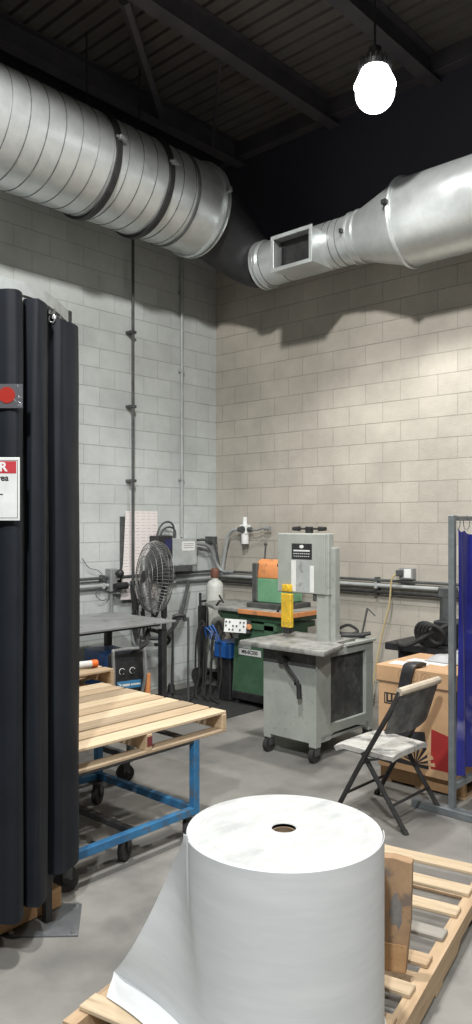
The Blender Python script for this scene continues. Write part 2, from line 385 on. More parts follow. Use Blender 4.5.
OR, ZQ, RS, RB = .60, 4.55, .225, .38
xS = 1.27; xc0, xc1 = 2.50, 2.98; xe = 8.5
ROTX = lambda x0: Matrix.Translation((x0, -OR, ZQ)) @ Matrix.Rotation(PI/2, 4, 'Y')    # lathe z -> +x
m = MB(); path = bez((OL, yE+.02, ZL), (OL+.02, yE+.40, ZL-.10), (xS-.30, -OR+.16, ZQ+.08), (xS+.02, -OR, ZQ), 14)
m.tube(path, lambda t: RL-.04 - (RL-.04-RS+.01)*t, 40)
for k in (3, 6, 9, 11):
    pass
tag(m.build('duct_elbow', DUCTBLK), 'shade-blackened elbow joining the two ducts in the corner', 'duct')
d2 = thing('supply_duct', 'stepped galvanised duct with a square register along the top of the right wall', 'duct', (4, -OR, ZQ-RB))
m = MB(); m.lathe([(RS-.01, 0), (RS, 0), (RS, xc0-xS), (RS-.01, xc0-xS)], 56, ROTX(xS), False, False); m.build('narrow_barrel', GALV, d2)
for x in (1.38, 1.62, 2.16, 2.24, 2.32):
    m = MB(); m.lathe([(RS-.001, 0), (RS+.004, .002), (RS+.004, .006), (RS-.001, .008)], 56, ROTX(x), False, False); m.build('barrel_seam', GALVD, d2)

m = MB()
for x in (xS, xS+.05): m.lathe([(RS, 0), (RS+.022, 0), (RS+.022, .03), (RS, .03)], 56, ROTX(x), False, False)
m.build('end_collar', GALV, d2)
m = MB(); m.lathe([(RS, 0), (RS+.004, .0), (RB, xc1-xc0), (RB-.004, xc1-xc0)], 64, ROTX(xc0), False, False); m.build('reducer_cone', GALV, d2)
m = MB()
for x, r in ((xc0-.09, RS), (xc0-.01, RS+.004)): m.lathe([(r, 0), (r+.02, .004), (r+.02, .022), (r, .026)], 56, ROTX(x), False, False)
b = m.build('clamp_ring', GALV, d2)
m = MB(); m.box((xc0-.09, -OR-RS-.05, ZQ-.02), (xc0-.06, -OR-RS-.01, ZQ+.02), .003); m.build('clamp_bolt', BLK, b)
m = MB(); m.lathe([(RB-.01, 0), (RB, 0), (RB, xe-xc1), (RB-.01, xe-xc1)], 72, ROTX(xc1), False, False); m.build('wide_barrel', GALV, d2)
m = MB()
for x, r in ((xc1-.10, RB-.085), (xc1-.012, RB)): m.lathe([(r-.02, 0), (r+.02, .004), (r+.026, .02), (r+.02, .036), (r-.02, .04)], 72, ROTX(x), False, False)
b = m.build('flange_ring', GALV, d2)
m = MB(); m.box((xc1-.02, -OR-RB-.06, ZQ+.04), (xc1+.03, -OR-RB-.015, ZQ+.08), .003); m.build('clamp_bolt', BLK, b)
# register box on the narrow barrel
x0, x1, z0, z1, yf, yb = 1.70, 2.17, 4.31, 4.63, -.97, -.62
m = MB()
m.box((x0, yf, z0), (x1, yb, z0+.012), 0); m.box((x0, yf, z1-.012), (x1, yb, z1), 0)
m.box((x0, yf, z0+.012), (x0+.012, yb, z1-.012), 0); m.box((x1-.012, yf, z0+.012), (x1, yb, z1-.012), 0)
m.box((x0-.015, yf-.012, z0-.015), (x1+.015, yf, z0+.022), .002); m.box((x0-.015, yf-.012, z1-.022), (x1+.015, yf, z1+.015), .002)
m.box((x0-.015, yf-.012, z0+.022), (x0+.022, yf, z1-.022), .002); m.box((x1-.022, yf-.012, z0+.022), (x1+.015, yf, z1-.022), .002)
rb = m.build('register_box', GALV, d2)
m = MB(); m.box((x0+.012, -.86, z0+.012), (x1-.012, -.84, z1-.012), 0)  # black plate added so the inside of the opening reads as unlit
m.box((x0+.04, -.90, z0+.05), (x0+.055, -.85, z1-.07), .002)
m.build('opening_shade_plate', BLK, rb)
for x in (3.9, 6.2):
    m = MB(); m.lathe([(RB, 0), (RB+.006, 0), (RB+.006, .04), (RB, .04)], 64, ROTX(x), False, False); b = m.build('hanger_band', GALVD, d2)
    m = MB(); m.tube([(x+.02, -OR, ZQ+RB), (x+.02, -OR, ZR)], .006, 6); m.build('hanger_rod', GALVD, b)

# ================================================================== LAMP
lz = 5.15; lp = at(375, 93, (lz-HC)*FP/430.); lx, ly = lp.x, lp.y
lamp = thing('high_bay_lamp', 'glaring round high bay lamp hanging from the dark roof', 'lamp', (lx, ly, lz))
m = MB(); m.lathe([(.10, .17), (.155, .06), (.160, .05), (.158, .065), (.105, .18)], 40, Matrix.Translation((lx, ly, lz)), False, False)
m.build('glowing_shade', GLASS, lamp)
m = MB(); m.lathe([(.10, .13), (.11, .22), (.08, .27), (.05, .30), (.05, .34)], 36, Matrix.Translation((lx, ly, lz)))
for k in range(20):
    a = 2*PI*k/20; m.box((.09, -.003, .17), (.125, .003, .25), 0, Matrix.Translation((lx, ly, lz)) @ Matrix.Rotation(a, 4, 'Z'))
m.build('housing', BLK, lamp)
m = MB(); m.sphere((lx, ly, lz), .150, (1, 1, .96), 32); m.build('lens', GLASS, lamp)
m = MB(); m.tube([(lx, ly, lz+.33), (lx, ly, ZR)], .009, 8); m.build('hanger_rod', BLK, lamp)

# ================================================================== WALL SERVICES
def clamp(m, p, ax):
    m.box(Vector(p)-Vector((.02, .02, .03)), Vector(p)+Vector((.02, .02, .03)), .003)
yc = LW(133, 590, .085).y
m = MB(); m.tube([(.085, yc, 1.0), (.085, yc, 5.0)], .017, 10)
for z in (2.3, 3.1, 3.9): m.box((.0, yc-.035, z), (.105, yc+.035, z+.03), .002)
tag(m.build('conduit', DGREY), 'dark upright conduit on the left wall passing in front of the chart', 'pipe')
yc2 = LW(182, 540, .035).y
m = MB(); m.tube([(.035, yc2, 1.70), (.035, yc2, 5.2)], .018, 10)
for z in (2.35, 3.6, 4.5): m.box((.0, yc2-.03, z), (.05, yc2+.03, z+.025), .002)
tag(m.build('conduit', LCOND), 'pale upright conduit on the left wall above the grey electrical box', 'pipe')
hz = ((1.285, .016, DGREY, 'upper dark level pipe along the left wall behind the fan'), (1.205, .020, LCOND, 'pale level pipe along the left wall, second from the top'),)
for z, r, mt, lb in hz:
    m = MB(); m.tube([(.05, -6.5, z), (.05, -.10, z)], r, 10)
    for y in (-4.6, -2.9, -1.75, -.75): m.box((.0, y-.015, z-.03), (.055+r, y+.015, z+.03), .002)
    tag(m.build('level_pipe', mt), lb, 'pipe')
for z, r, mt, lb in ((1.285, .014, DGREY, 'topmost thin level pipe along the right wall'), (1.232, .020, LCOND, 'pale level pipe along the right wall between the two dark ones'),
                     (1.165, .018, BLK, 'lowest black level pipe along the right wall')):
    m = MB(); m.tube([(.09, -.05, z), (7.5, -.05, z)], r, 10)
    for x in (1.05, 2.3, 3.3, 5.1): m.box((x-.015, -.055-r, z-.03), (x+.015, 0, z+.03), .002)
    tag(m.build('level_pipe', mt), lb, 'pipe')
# rusty corner fitting cluster
m = MB(); m.tube(spl([(.11, -.62, 1.60), (.11, -.40, 1.62), (.12, -.22, 1.56), (.14, -.14, 1.38), (.20, -.09, 1.29), (.34, -.05, 1.285)], 8), .022, 10)
tag(m.build('flexible_conduit', MGREY), 'grey bent conduit from the electrical box down into the corner', 'pipe')
m = MB(); m.tube(spl([(.10, -.42, 1.66), (.11, -.30, 1.66), (.13, -.16, 1.60), (.15, -.11, 1.36), (.15, -.10, 1.24)], 8), .016, 10); m.box((.0, -.19, 1.60), (.14, -.12, 1.70), .004)
tag(m.build('flexible_conduit', DGREY), 'thin dark conduit looping beside the grey bent one in the corner', 'pipe')

# chart
ya, yb_ = LW(121, 520).y, LW(156, 520).y
ch = thing('wall_chart', 'pale printed chart curling off the left wall behind the fan', 'chart', (0.02, (ya+yb_)/2, 1.0))
def chp(s, t):                                   # s 0..1 along wall, t 0..1 up; lower left corner curls out
    y = ya + (yb_-ya)*s + .10*(1-s)*(t-.3)*(t > .3)*.55
    cu = max(0, .45-t)*max(0, 1-s*.8)
    return Vector((.030 + cu*.09 + .006*math.sin(s*5), y - cu*.14, 1.02 + (1.99-1.02)*t + .05*cu))
rows = [[chp(s/8, t/12) for s in range(9)] for t in range(13)]
m = MB(); m.sheet(rows, .002); m.build('sheet', CHART, ch, 60)
m = MB(); m.box((.0, LW(121, 520).y-.02, 1.22), (.022, LW(121, 520).y+.16, 1.93), .003)
tag(m.build('backing_board', DGREY), 'dark narrow board on the wall behind the left edge of the chart', 'board')
# junction fittings on the pipes
jy = LW(112, 580, .06).y
j = thing('junction_box', 'black pipe junction with a valve knob left of the fan', 'fitting', (.05, jy, 1.1))
m = MB(); m.box((.0, jy-.045, 1.14), (.10, jy+.045, 1.38), .006); m.build('body', MGREY, j)
m = MB(); m.sphere((.13, jy+.05, 1.33), .045, seg=12); m.cyl((.06, jy+.0, 1.33), (.14, jy+.06, 1.33), .02, seg=10); m.cyl((.13, jy-.02, 1.19), (.13, jy+.14, 1.20), .038, seg=14); m.build('valve_knob', BLK, j)
m = MB(); m.tube([(.05, jy, 1.15), (.05, jy, .72)], .018, 8); m.build('drop_pipe', MGREY, j)
# thin wire on left wall
m = MB(); m.tube(spl([(.03, -2.0, 1.50), (.04, -1.92, 1.40), (.05, -1.80, 1.36), (.05, -1.74, 1.26), (.05, -1.84, 1.12), (.05, -1.74, 1.05), (.05, -1.66, 1.15), (.05, -1.72, 1.22)], 8), .004, 5)
tag(m.build('loose_wire', DGREY), 'thin loose wire squiggle against the left wall', 'wire')

# electrical boxes
ya, yb_ = LW(173, 540, .16).y, LW(196, 540, .16).y
eb = thing('electrical_box', 'pale grey electrical box with a white label on the left wall', 'electrical box', (.08, (ya+yb_)/2, 1.36))
m = MB(); m.box((0, ya, 1.37), (.16, yb_, 1.68), .006); m.build('enclosure', GREYB, eb)
m = MB(); m.box((.16, ya-.004, 1.38), (.168, yb_+.004, 1.685), .004); lid = m.build('cover', GREYB, eb)
m = MB(); m.box((.168, ya+.13, 1.545), (.171, yb_-.03, 1.65), .001); lb = m.build('label_plate', WHT, lid)
m = MB()
for z in (1.62, 1.60, 1.575): m.box((.171, ya+.15, z), (.1716, yb_-.05, z+.008), 0)
m.build('print_lines', INK, lb)
m = MB(); m.box((.0, ya+.02, 1.31), (.17, yb_-.06, 1.37), .004); m.build('lower_lip', DGREY, eb)
ya2, yb2 = LW(155, 540, .12).y, ya-.012
cb = thing('control_unit', 'black control unit with a blue display left of the grey electrical box', 'control box', (.08, (ya2+yb2)/2, 1.47))
m = MB(); m.box((0, ya2, 1.49), (.17, yb2, 1.72), .01); m.build('case', BLKP, cb)
m = MB(); m.box((.17, ya2+.10, 1.57), (.173, yb2-.02, 1.68), .001); m.build('display', M('dim_blue_display', (.02, .022, .09), rough=.2), cb)
for k, (dz, lbl) in enumerate(((.20, 'taller black cable arching between the control unit and the pale conduit'), (.12, 'lower black cable arching between the control unit and the pale conduit'))):
    m = MB(); y0 = ya2+.06+k*.05
    m.tube(bez((.09, y0, 1.715), (.10, y0+.02, 1.74+dz), (.10, yc2-.10, 1.72+dz), (.09, ya+.06+k*.03, 1.69), 18), .011, 8)
    tag(m.build('cable_loop', DGREY), lbl, 'cable')

# air regulator on right wall
p = RW(245, 530, .10); rx = p.x
rg = thing('air_regulator', 'white air filter regulator on the right wall above the gas cylinder', 'regulator', (rx, -.08, 1.62))
m = MB(); m.cyl((rx, -.10, 1.62), (rx, -.10, 1.74), .042, .045, 18); m.cyl((rx, -.10, 1.83), (rx, -.10, 1.93), .030, .024, 16); m.box((rx-.05, -.14, 1.73), (rx+.05, -.05, 1.84), .008); m.build('filter_bowl', WHT, rg)
m = MB(); m.cyl((rx-.10, -.10, 1.785), (rx+.10, -.10, 1.785), .028, seg=14); m.cyl((rx, -.16, 1.785), (rx, -.10, 1.785), .04, seg=18); m.build('valve_body', DGREY, rg)
m = MB(); m.tube(spl([(rx+.08, -.10, 1.785), (rx+.18, -.10, 1.78), (rx+.26, -.09, 1.80), (rx+.33, -.08, 1.795)], 6), .012, 8); m.cyl((rx+.28, -.085, 1.80), (rx+.36, -.08, 1.80), .024, seg=10); m.build('outlet_pipe', MGREY, rg)
m = MB(); m.tube(spl([(rx-.09, -.10, 1.785), (rx-.20, -.10, 1.77), (rx-.29, -.09, 1.67), (rx-.36, -.08, 1.42), (rx-.40, -.07, 1.25)], 8), .021, 10); m.build('inlet_pipe', LCOND, rg)
# outlet box and cord on right wall
p = RW(407, 574, .05); ox = p.x
ob = thing('outlet_box', 'small grey outlet box on the right wall above the cardboard box', 'outlet', (ox, -.04, 1.30))
m = MB(); m.box((ox-.07, -.085, 1.31), (ox+.075, 0, 1.42), .006); m.build('box', MGREY, ob)
m = MB(); m.box((ox-.01, -.092, 1.325), (ox+.065, -.085, 1.41), .002); m.build('face_plate', WHT, ob)
m = MB(); m.box((ox-.085, -.13, 1.34), (ox-.02, -.085, 1.40), .008); m.build('plug', DGREY, ob)
q = RW(381, 655, .06)
m = MB(); m.tube(spl([(ox-.06, -.12, 1.37), (ox-.13, -.12, 1.30), (ox-.17, -.10, 1.05), (ox-.26, -.09, .75), (q.x-.05, -.10, .35), (q.x-.10, -.12, .006)], 8), .009, 6)
tag(m.build('extension_cord', YCORD), 'tan power cord hanging from the outlet box down the right wall', 'cord')

# ================================================================== CORNER: gas cylinder, mat, green saw
m = MB(); m.box((.25, -1.55, 0), (1.5, -.45, .012), .004); tag(m.build('floor_mat', RUB), 'black rubber mat on the floor by the gas cylinder', 'mat')
tx, ty = .30, -.33
gc = thing('gas_cylinder', 'pale gas cylinder with a rust brown valve cap in the corner', 'gas cylinder', (tx, ty, .19))
m = MB(); m.lathe([(.094, 0), (.10, .02), (.10, .92), (.094, .965), (.070, 1.0), (.040, 1.015), (.036, 1.04)], 28, Matrix.Translation((tx, ty, .19))); m.build('tank', M('worn_white_tank', (.50, .51, .47), (.60, .61, .57), scale=6, rough=.5, c3=(.25, .25, .22), scale3=12, amt3=.6), gc)
m = MB(); m.lathe([(.042, 0), (.050, .015), (.048, .09), (.03, .115)], 20, Matrix.Translation((tx, ty, 1.225))); m.build('valve_cap', BROWN, gc)
hd = thing('cylinder_dolly', 'black two wheeled dolly carrying the gas cylinder', 'dolly', (tx, ty, .012))
m = MB(); m.box((tx-.13, ty-.13, .165), (tx+.17, ty+.12, .187), .004)
for s in (-1, 1): m.tube([(tx-.14, ty+s*.10, .10), (tx-.14, ty+s*.10, 1.05)], .015, 8)
for z in (.5, .95): m.tube([(tx-.14, ty-.10, z), (tx-.14, ty+.10, z)], .012, 8)
m.box((tx-.16, ty-.12, .15), (tx-.12, ty+.12, .9), .003)
m.build('frame', BLK, hd)
for y in (ty-.17, ty+.15):
    m = MB(); m.cyl((tx-.10, y-.022, .105), (tx-.10, y+.022, .105), .093, seg=28); m.cyl((tx-.10, y-.03, .105), (tx-.10, y+.03, .105), .04, seg=16); m.build('wheel', RUB, hd)
m = MB(); m.tube([(tx-.10, ty-.17, .105), (tx-.10, ty+.15, .105)], .014, 8); m.tube([(tx-.10, ty, .105), (tx-.10, ty, .17)], .015, 8); m.build('axle', BLK, hd)

# green saw machine
gs = thing('green_saw', 'green and orange industrial saw behind the grey bandsaw', 'machine', (1.35, -.62, 0))
m = MB()
b0 = [(1.10, -.90), (1.72, -.90), (1.72, -.40), (1.10, -.40)]; t0 = [(1.20, -.96), (1.68, -.96), (1.68, -.38), (1.20, -.38)]
va = [m.bm.verts.new((x, y, .10)) for x, y in b0]; vb = [m.bm.verts.new((x, y, .80)) for x, y in t0]
m.bm.faces.new(list(reversed(va))); m.bm.faces.new(vb)
for i in range(4): m.bm.faces.new((va[i], va[(i+1) % 4], vb[(i+1) % 4], vb[i]))
m.box((1.12, -.98, .80), (1.75, -.34, .86), .006)
m.build('cabinet', GRN, gs)
m = MB(); m.box((1.12, -.92, .06), (1.70, -.88, .14), .004); m.build('toe_bar', BLK, gs)
for x in (1.14, 1.68):
    for y in (-.86, -.45): m = MB(); m.cyl((x, y, .012), (x, y, .10), .035, .03, seg=12); m.build('foot', BLK, gs)
m = MB(); m.prism([(.52, -.62), (.60, -.80), (.95, -1.02), (1.90, -1.02), (1.95, -.95), (1.95, -.32), (.60, -.32)], .965, 1.0, bev=.006); tt = m.build('saw_table', SAWTOP, gs)
m = MB(); m.box((1.30, -1.035, .955), (1.93, -1.02, 1.0), .003); m.box((1.93, -1.03, .955), (1.965, -.40, 1.0), .003); m.build('orange_edge', ORA, tt)
m = MB(); m.prism([(.72, -.72), (1.0, -.96), (1.80, -.96), (1.80, -.36), (.72, -.36)], .88, .965, bev=.01); m.build('table_bracket', GRN, gs)
m = MB(); m.box((1.30, -.78, 1.05), (1.66, -.44, 1.30), .012); hb = m.build('head_housing', GRNL, gs)
MX = Matrix(((0, 0, 1, 1.30), (1, 0, 0, 0), (0, 1, 0, 0), (0, 0, 0, 1)))     # prism plane -> (y, z), depth along +x
m = MB(); m.prism([(-.78, 1.30), (-.44, 1.30), (-.44, 1.46), (-.68, 1.49), (-.76, 1.44)], 0, .36, MX, .008); m.build('orange_hood', ORA, hb)
m = MB(); m.box((1.275, -.795, 1.055), (1.345, -.46, 1.45), .01); m.build('side_guard', SAWD, hb)
m = MB(); m.box((1.26, -.86, 1.0), (1.74, -.40, 1.05), .006); m.build('head_base', SAWD, gs)
m = MB(); m.tube([(1.30, -.62, 1.46), (1.30, -.60, 1.62)], .01, 8); m.sphere((1.30, -.60, 1.64), .02); m.build('lever', DGREY, hb)
m = MB(); m.prism([(1.60, -.98), (1.72, -.98), (1.86, -.62), (1.74, -.62)], .30, .88); m.build('side_strut', GRN, gs)
m = MB(); m.tube([(.95, -.98, 1.0), (1.0, -.98, 1.055), (1.02, -.95, 1.05)], .012, 8); m.tube([(1.02, -.95, 1.04), (.86, -.84, 1.09)], .010, 8); m.build('clamp_lever', BLK, gs)
m = MB(); m.tube([(1.78, -.99, 1.0), (1.80, -.98, 1.055), (1.92, -.90, 1.09)], .012, 8); m.build('clamp_lever', BLK, gs)
# tilted control panel
pc = at(237, 626, 7.66)
PF = frame(pc, (ca, sa, 0), (-.15*sa, .15*ca, 1)) @ Matrix.Rotation(math.radians(-4), 4, 'Z') @ Matrix.Scale(.82, 4)
m = MB(); m.box((-.16, -.085, -.06), (.17, .085, 0), .006, PF); cpn = m.build('control_panel', BLK, gs)
m = MB(); m.box((-.155, -.08, 0), (.115, .08, .003), .001, PF); fp = m.build('panel_face', WHT, cpn)
m = MB()
for r in range(3):
    for k in ((0, 1, 4, 5), (0, 2, 3, 5), (1, 2, 4))[r]:
        m.cyl(PF @ Vector((-.135+k*.043, .045-r*.045, .003)), PF @ Vector((-.135+k*.043, .045-r*.045, .012)), .010, seg=8)
m.build('push_buttons', DGREY, fp)
m = MB(); m.cyl(PF @ Vector((.145, 0, 0)), PF @ Vector((.145, 0, .03)), .028, seg=16); m.build('stop_knob', ORA, cpn)
m = MB(); m.box((-.03, -.15, -.05), (.03, -.07, -.02), .003, PF); m.build('panel_arm', BLK, cpn)
# nameplate on the cabinet front (illegible marks, as in the photograph)
def cabf(x, z): return (x, -.90-.06*(z-.10)/.70-.003, z)
n_ = frame(cabf(1.38, .56), (1, 0, 0), (0, -.0854, 1))
m = MB(); m.box((-.15, -.035, 0), (.15, .03, .003), .001, n_); npl = m.build('nameplate', WHT, gs)
m = MB(); m.text('MB-SC350', .05, n_ @ Matrix.Translation((0, 0, .004)), bold=.0015); m.build('nameplate_lettering', INKD, npl)
m = MB(); m.box((-.15, .035, 0), (.02, .10, .002), .001, n_); m.build('badge', GREYB, gs)
# blue unit with cables
bl = thing('power_unit', 'blue power unit tangled in cables under the green saw table', 'power unit', (.78, -.62, .012))
m = MB(); m.box((.86, -.93, .45), (1.10, -.50, .62), .015); m.build('case', BLU, bl)
m = MB(); m.box((.88, -.90, .012), (1.07, -.52, .45), .01); m.build('stand', BLK, bl)
m = MB(); random.seed(3)
for k in range(7):
    x = .74+.05*k+random.uniform(-.02, .02); y = -.90-random.uniform(0, .06)
    m.tube(spl([(x, y+.06, .66+random.uniform(0, .05)), (x-.04, y, .80+random.uniform(-.05, .06)), (x-.10, y-.02, .62), (x-.13+random.uniform(-.05, .05), y-.02, .30), (x-.1, y-.05, .06), (x+random.uniform(-.1, .1), y-.12, .022)], 6), .010, 6)
m.build('cables', RUB, bl)
m = MB()
for k in range(3): m.tube(spl([(.78+.06*k, -.95, .64), (.80+.05*k, -.99, .76+.02*k), (.88+.04*k, -.97, .70), (.93+.03*k, -.945, .615)], 6), .008, 6)
m.build('blue_wires', BLU, bl)
m = MB(); m.tube(spl([(.12, -1.3, .62), (.15, -1.0, .60), (.14, -.75, .78), (.12, -.62, 1.05), (.12, -.58, 1.2)], 8), .022, 8)
tag(m.build('hose', DGREY), 'thick grey hose sagging along the left wall behind the table', 'hose')
m = MB(); m.tube(spl([(.33, -.50, .95), (.40, -.55, .80), (.42, -.60, .45), (.40, -.70, .10), (.55, -.90, .024), (.75, -1.2, .024), (.55, -1.35, .024), (.35, -1.2, .024)], 8), .012, 6)
tag(m.build('hose', RUB), 'black gas hose trailing from the cylinder across the floor mat', 'hose')

# ================================================================== GREY BANDSAW
bs = thing('bandsaw', 'grey vertical bandsaw with a yellow blade guard standing on casters', 'bandsaw', (2.68, -1.5, 0))
X0, X1, Y0, Y1 = 2.42, 2.95, -1.95, -1.14
m = MB()
m.box((X0, Y0, .15), (X1, Y0+.012, .862), .002)                   # front sheet
m.box((X0, Y0+.012, .15), (X0+.012, Y1, .862), 0)                 # left side
m.box((X0, Y1-.012, .15), (X1, Y1, .862), 0)
m.box((X1-.05, Y0+.012, .15), (X1, Y0+.20, .862), .002)           # right posts
m.box((X1-.05, Y1-.11, .15), (X1, Y1-.012, .862), .002)
m.box((X1-.05, Y0+.20, .80), (X1, Y1-.11, .862), 0); m.box((X1-.05, Y0+.20, .20), (X1, Y1-.11, .27), 0)
m.box((X0+.01, Y0+.01, .155), (X1-.01, Y1-.01, .175), 0); m.box((X0, Y1-.40, .862), (X1+.02, Y1+.02, .885), .003)
for (x, y) in ((X0, Y0), (X1-.07, Y0), (X0, Y1-.07), (X1-.07, Y1-.07)): m.box((x, y, .118), (x+.07, y+.07, .155), .004)
# curved gussets under the right side
m.prism([(Y0+.07, .15), (Y0+.07, .20), (Y0+.25, .20), (Y0+.15, .175)], 0, .02, Matrix(((0, 0, 1, X1-.02), (1, 0, 0, 0), (0, 1, 0, 0), (0, 0, 0, 1))))
m.prism([(Y1-.07, .15), (Y1-.07, .20), (Y1-.25, .20), (Y1-.15, .175)], 0, .02, Matrix(((0, 0, 1, X1-.02), (1, 0, 0, 0), (0, 1, 0, 0), (0, 0, 0, 1))))
cab = m.build('cabinet', SAWG, bs)
m = MB(); m.box((X1-.045, Y0+.20, .27), (X1-.03, Y1-.11, .80), 0); m.build('mesh_side_panel', SAWD, bs)
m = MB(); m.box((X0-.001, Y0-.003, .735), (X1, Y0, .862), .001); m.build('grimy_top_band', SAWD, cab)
m = MB(); m.prism([(2.28, -2.09), (3.13, -2.09), (3.03, -1.69), (2.93, -1.66), (2.93, -1.37), (2.28, -1.37)], .865, .905, bev=.008); m.build('saw_table', SAWTOP, bs)
for (x, y) in ((X0+.035, Y0+.035), (X1-.035, Y0+.035), (X0+.035, Y1-.035), (X1-.035, Y1-.035)):
    m = MB(); m.box((x-.03, y-.03, .055), (x-.022, y+.03, .12), .002); m.box((x+.022, y-.03, .055), (x+.03, y+.03, .12), .002); m.box((x-.03, y-.03, .114), (x+.03, y+.03, .125), .002)
    cst = m.build('caster', DGREY, bs)
    m = MB(); m.cyl((x-.019, y-.01, .056), (x+.019, y-.01, .056), .056, seg=26); m.build('wheel', RUB, cst)
HX0, HX1, HY = 2.335, 2.862, -1.66
m = MB(); m.box((HX0, HY, 1.275), (HX1, HY+.075, 1.775), .006)
head = m.build('head_box', SAWG, bs)
m = MB(); m.box((HX0+.006, HY-.012, 1.28), (HX1-.03, HY, 1.77), .004); door = m.build('door', SAWG, head)
m = MB(); m.box((HX1-.13, HY+.01, .90), (HX1-.01, HY+.07, 1.28), .004); m.box((HX1-.012, HY+.04, .88), (HX1+.035, HY+.11, 1.66), .004); m.build('column', SAWG, bs)
m = MB(); m.box((HX1-.16, HY+.0, 1.22), (HX1-.13, HY+.07, 1.277), .003); m.build('column_bracket', SAWD, bs)
fx = lambda x, z: frame((x, HY-.0125, z), (1, 0, 0), (0, 0, 1))
m = MB(); m.box((-.105, -.065, 0), (.105, .065, .003), .001, fx(2.60, 1.625)); pl = m.build('plaque', BLKP, door)
m = MB(); m.prism([(.022*math.cos(2*PI*i/20), .014*math.sin(2*PI*i/20)) for i in range(20)], .003, .0045, fx(2.60, 1.665))
m.box((-.085, .0, .003), (.085, .012, .0045), 0, fx(2.60, 1.625))
for k in range(8): m.box((-.085+k*.022, -.022, .003), (-.085+k*.022+.013, -.016, .0042), 0, fx(2.60, 1.625)); m.box((-.08+k*.021, -.043, .003), (-.08+k*.021+.012, -.038, .0042), 0, fx(2.60, 1.625))
m.build('plaque_marks', WHT, pl)
for b_ in (((-.10, -.15, 0), (-.05, .11, .0015)), ((.095, -.15, 0), (.135, .07, .0015))):
    m = MB(); m.box(*b_, .0005, fx(2.59, 1.44)); m.build('tape_residue', WHT, door)
m = MB(); m.box((-.05, -.155, 0), (.095, .11, .002), .001, fx(2.59, 1.44)); m.build('pale_panel', GREYB, door)
m = MB(); m.cyl((HX0-.012, HY+.02, 1.50), (HX0+.004, HY+.02, 1.50), .018, seg=12); m.build('latch', BLK, door)
# yellow blade guard
gx = 2.455
m = MB(); m.prism([(gx-.05, HY-.035), (gx+.05, HY-.035), (gx+.05, HY-.0125), (gx-.05, HY-.0125)], 1.285, 1.345, bev=.004); m.box((gx-.048, HY-.05, .985), (gx+.055, HY-.005, 1.27), .006); gu = m.build('blade_guard', YEL, bs)
m = MB(); m.cyl((gx, HY-.045, 1.315), (gx, HY-.034, 1.315), .026, seg=20); m.build('guard_bolt', YEL, gu)
m = MB(); m.cyl((gx+.02, HY-.056, 1.05), (gx+.02, HY-.049, 1.05), .022, seg=18); m.build('guard_bolt', YEL, gu)
m = MB(); m.box((gx-.012, HY-.035, .906), (gx-.010, HY-.018, 1.0), 0); m.build('blade', CHROME, bs)
m = MB(); m.box((gx-.03, HY-.05, .935), (gx+.035, HY+.0, .987), .006); m.cyl((gx+.035, HY-.02, .96), (gx+.06, HY-.02, .96), .014, seg=12); m.build('blade_guide', BLK, bs)
# tension handle
m = MB(); m.box((2.60, HY+.03, 1.775), (2.645, HY+.09, 1.83), .004); hx = 2.622
m.tube([(hx-.15, HY+.06, 1.812), (hx+.15, HY+.06, 1.812)], .008, 8)
for s in (-1, 1): m.cyl((hx+s*.10, HY+.06, 1.812), (hx+s*.17, HY+.06, 1.812), .021, .016, seg=14)
m.build('tension_handle', BLK, head)
# crank lever and label on cabinet front
m = MB(); m.tube([(2.655, Y0-.045, .775), (2.82, Y0-.06, .63), (2.835, Y0-.06, .50)], .015, 8); m.cyl((2.655, Y0-.0, .775), (2.655, Y0-.065, .775), .032, seg=16); m.cyl((2.835, Y0-.06, .50), (2.832, Y0-.06, .61), .02, seg=12); m.build('crank_lever', BLK, cab)
m = MB(); m.box((2.72, Y0-.004, .57), (2.80, Y0, .66), .001); m.build('switch_plate', GREYB, cab)
m = MB(); m.box((2.745, Y0-.012, .585), (2.765, Y0-.004, .61), .001); m.box((2.745, Y0-.012, .62), (2.765, Y0-.004, .64), .001); m.box((2.775, Y0-.012, .585), (2.79, Y0-.004, .61), .001); m.build('switch_buttons', BLK, cab)

# clutter on the rear of the saw
tz = .886
m = MB(); m.tube(spl([(2.66, -1.33, tz+.013), (2.70, -1.28, tz+.07), (2.76, -1.22, tz+.10), (2.83, -1.19, tz+.05), (2.79, -1.29, tz+.03), (2.70, -1.33, tz+.05), (2.66, -1.26, tz+.013)], 6), .013, 8)
tag(m.build('cable_coil', RUB), 'small tangle of black cable lying on the rear of the bandsaw cabinet', 'cable')
m = MB(); m.tube(spl([(2.76, -1.34, tz+.025), (2.82, -1.30, tz+.03), (2.89, -1.24, tz+.03), (2.95, -1.18, tz+.045)], 6), lambda t: .026-.010*t, 8)
tag(m.build('welding_torch', BLK), 'black torch handle lying on the right edge of the bandsaw cabinet', 'tool')
m = MB(); m.tube([(2.86, -1.18, tz+.006), (2.90, -1.15, tz+.25)], .009, 8); m.tube([(2.90, -1.15, tz+.25), (2.97, -1.14, tz+.19)], .007, 6); m.cyl((2.86, -1.18, tz), (2.86, -1.18, tz+.012), .035, seg=14)
tag(m.build('upright_rod', DGREY), 'thin dark rod with a bent tip standing on the rear of the bandsaw', 'tool')

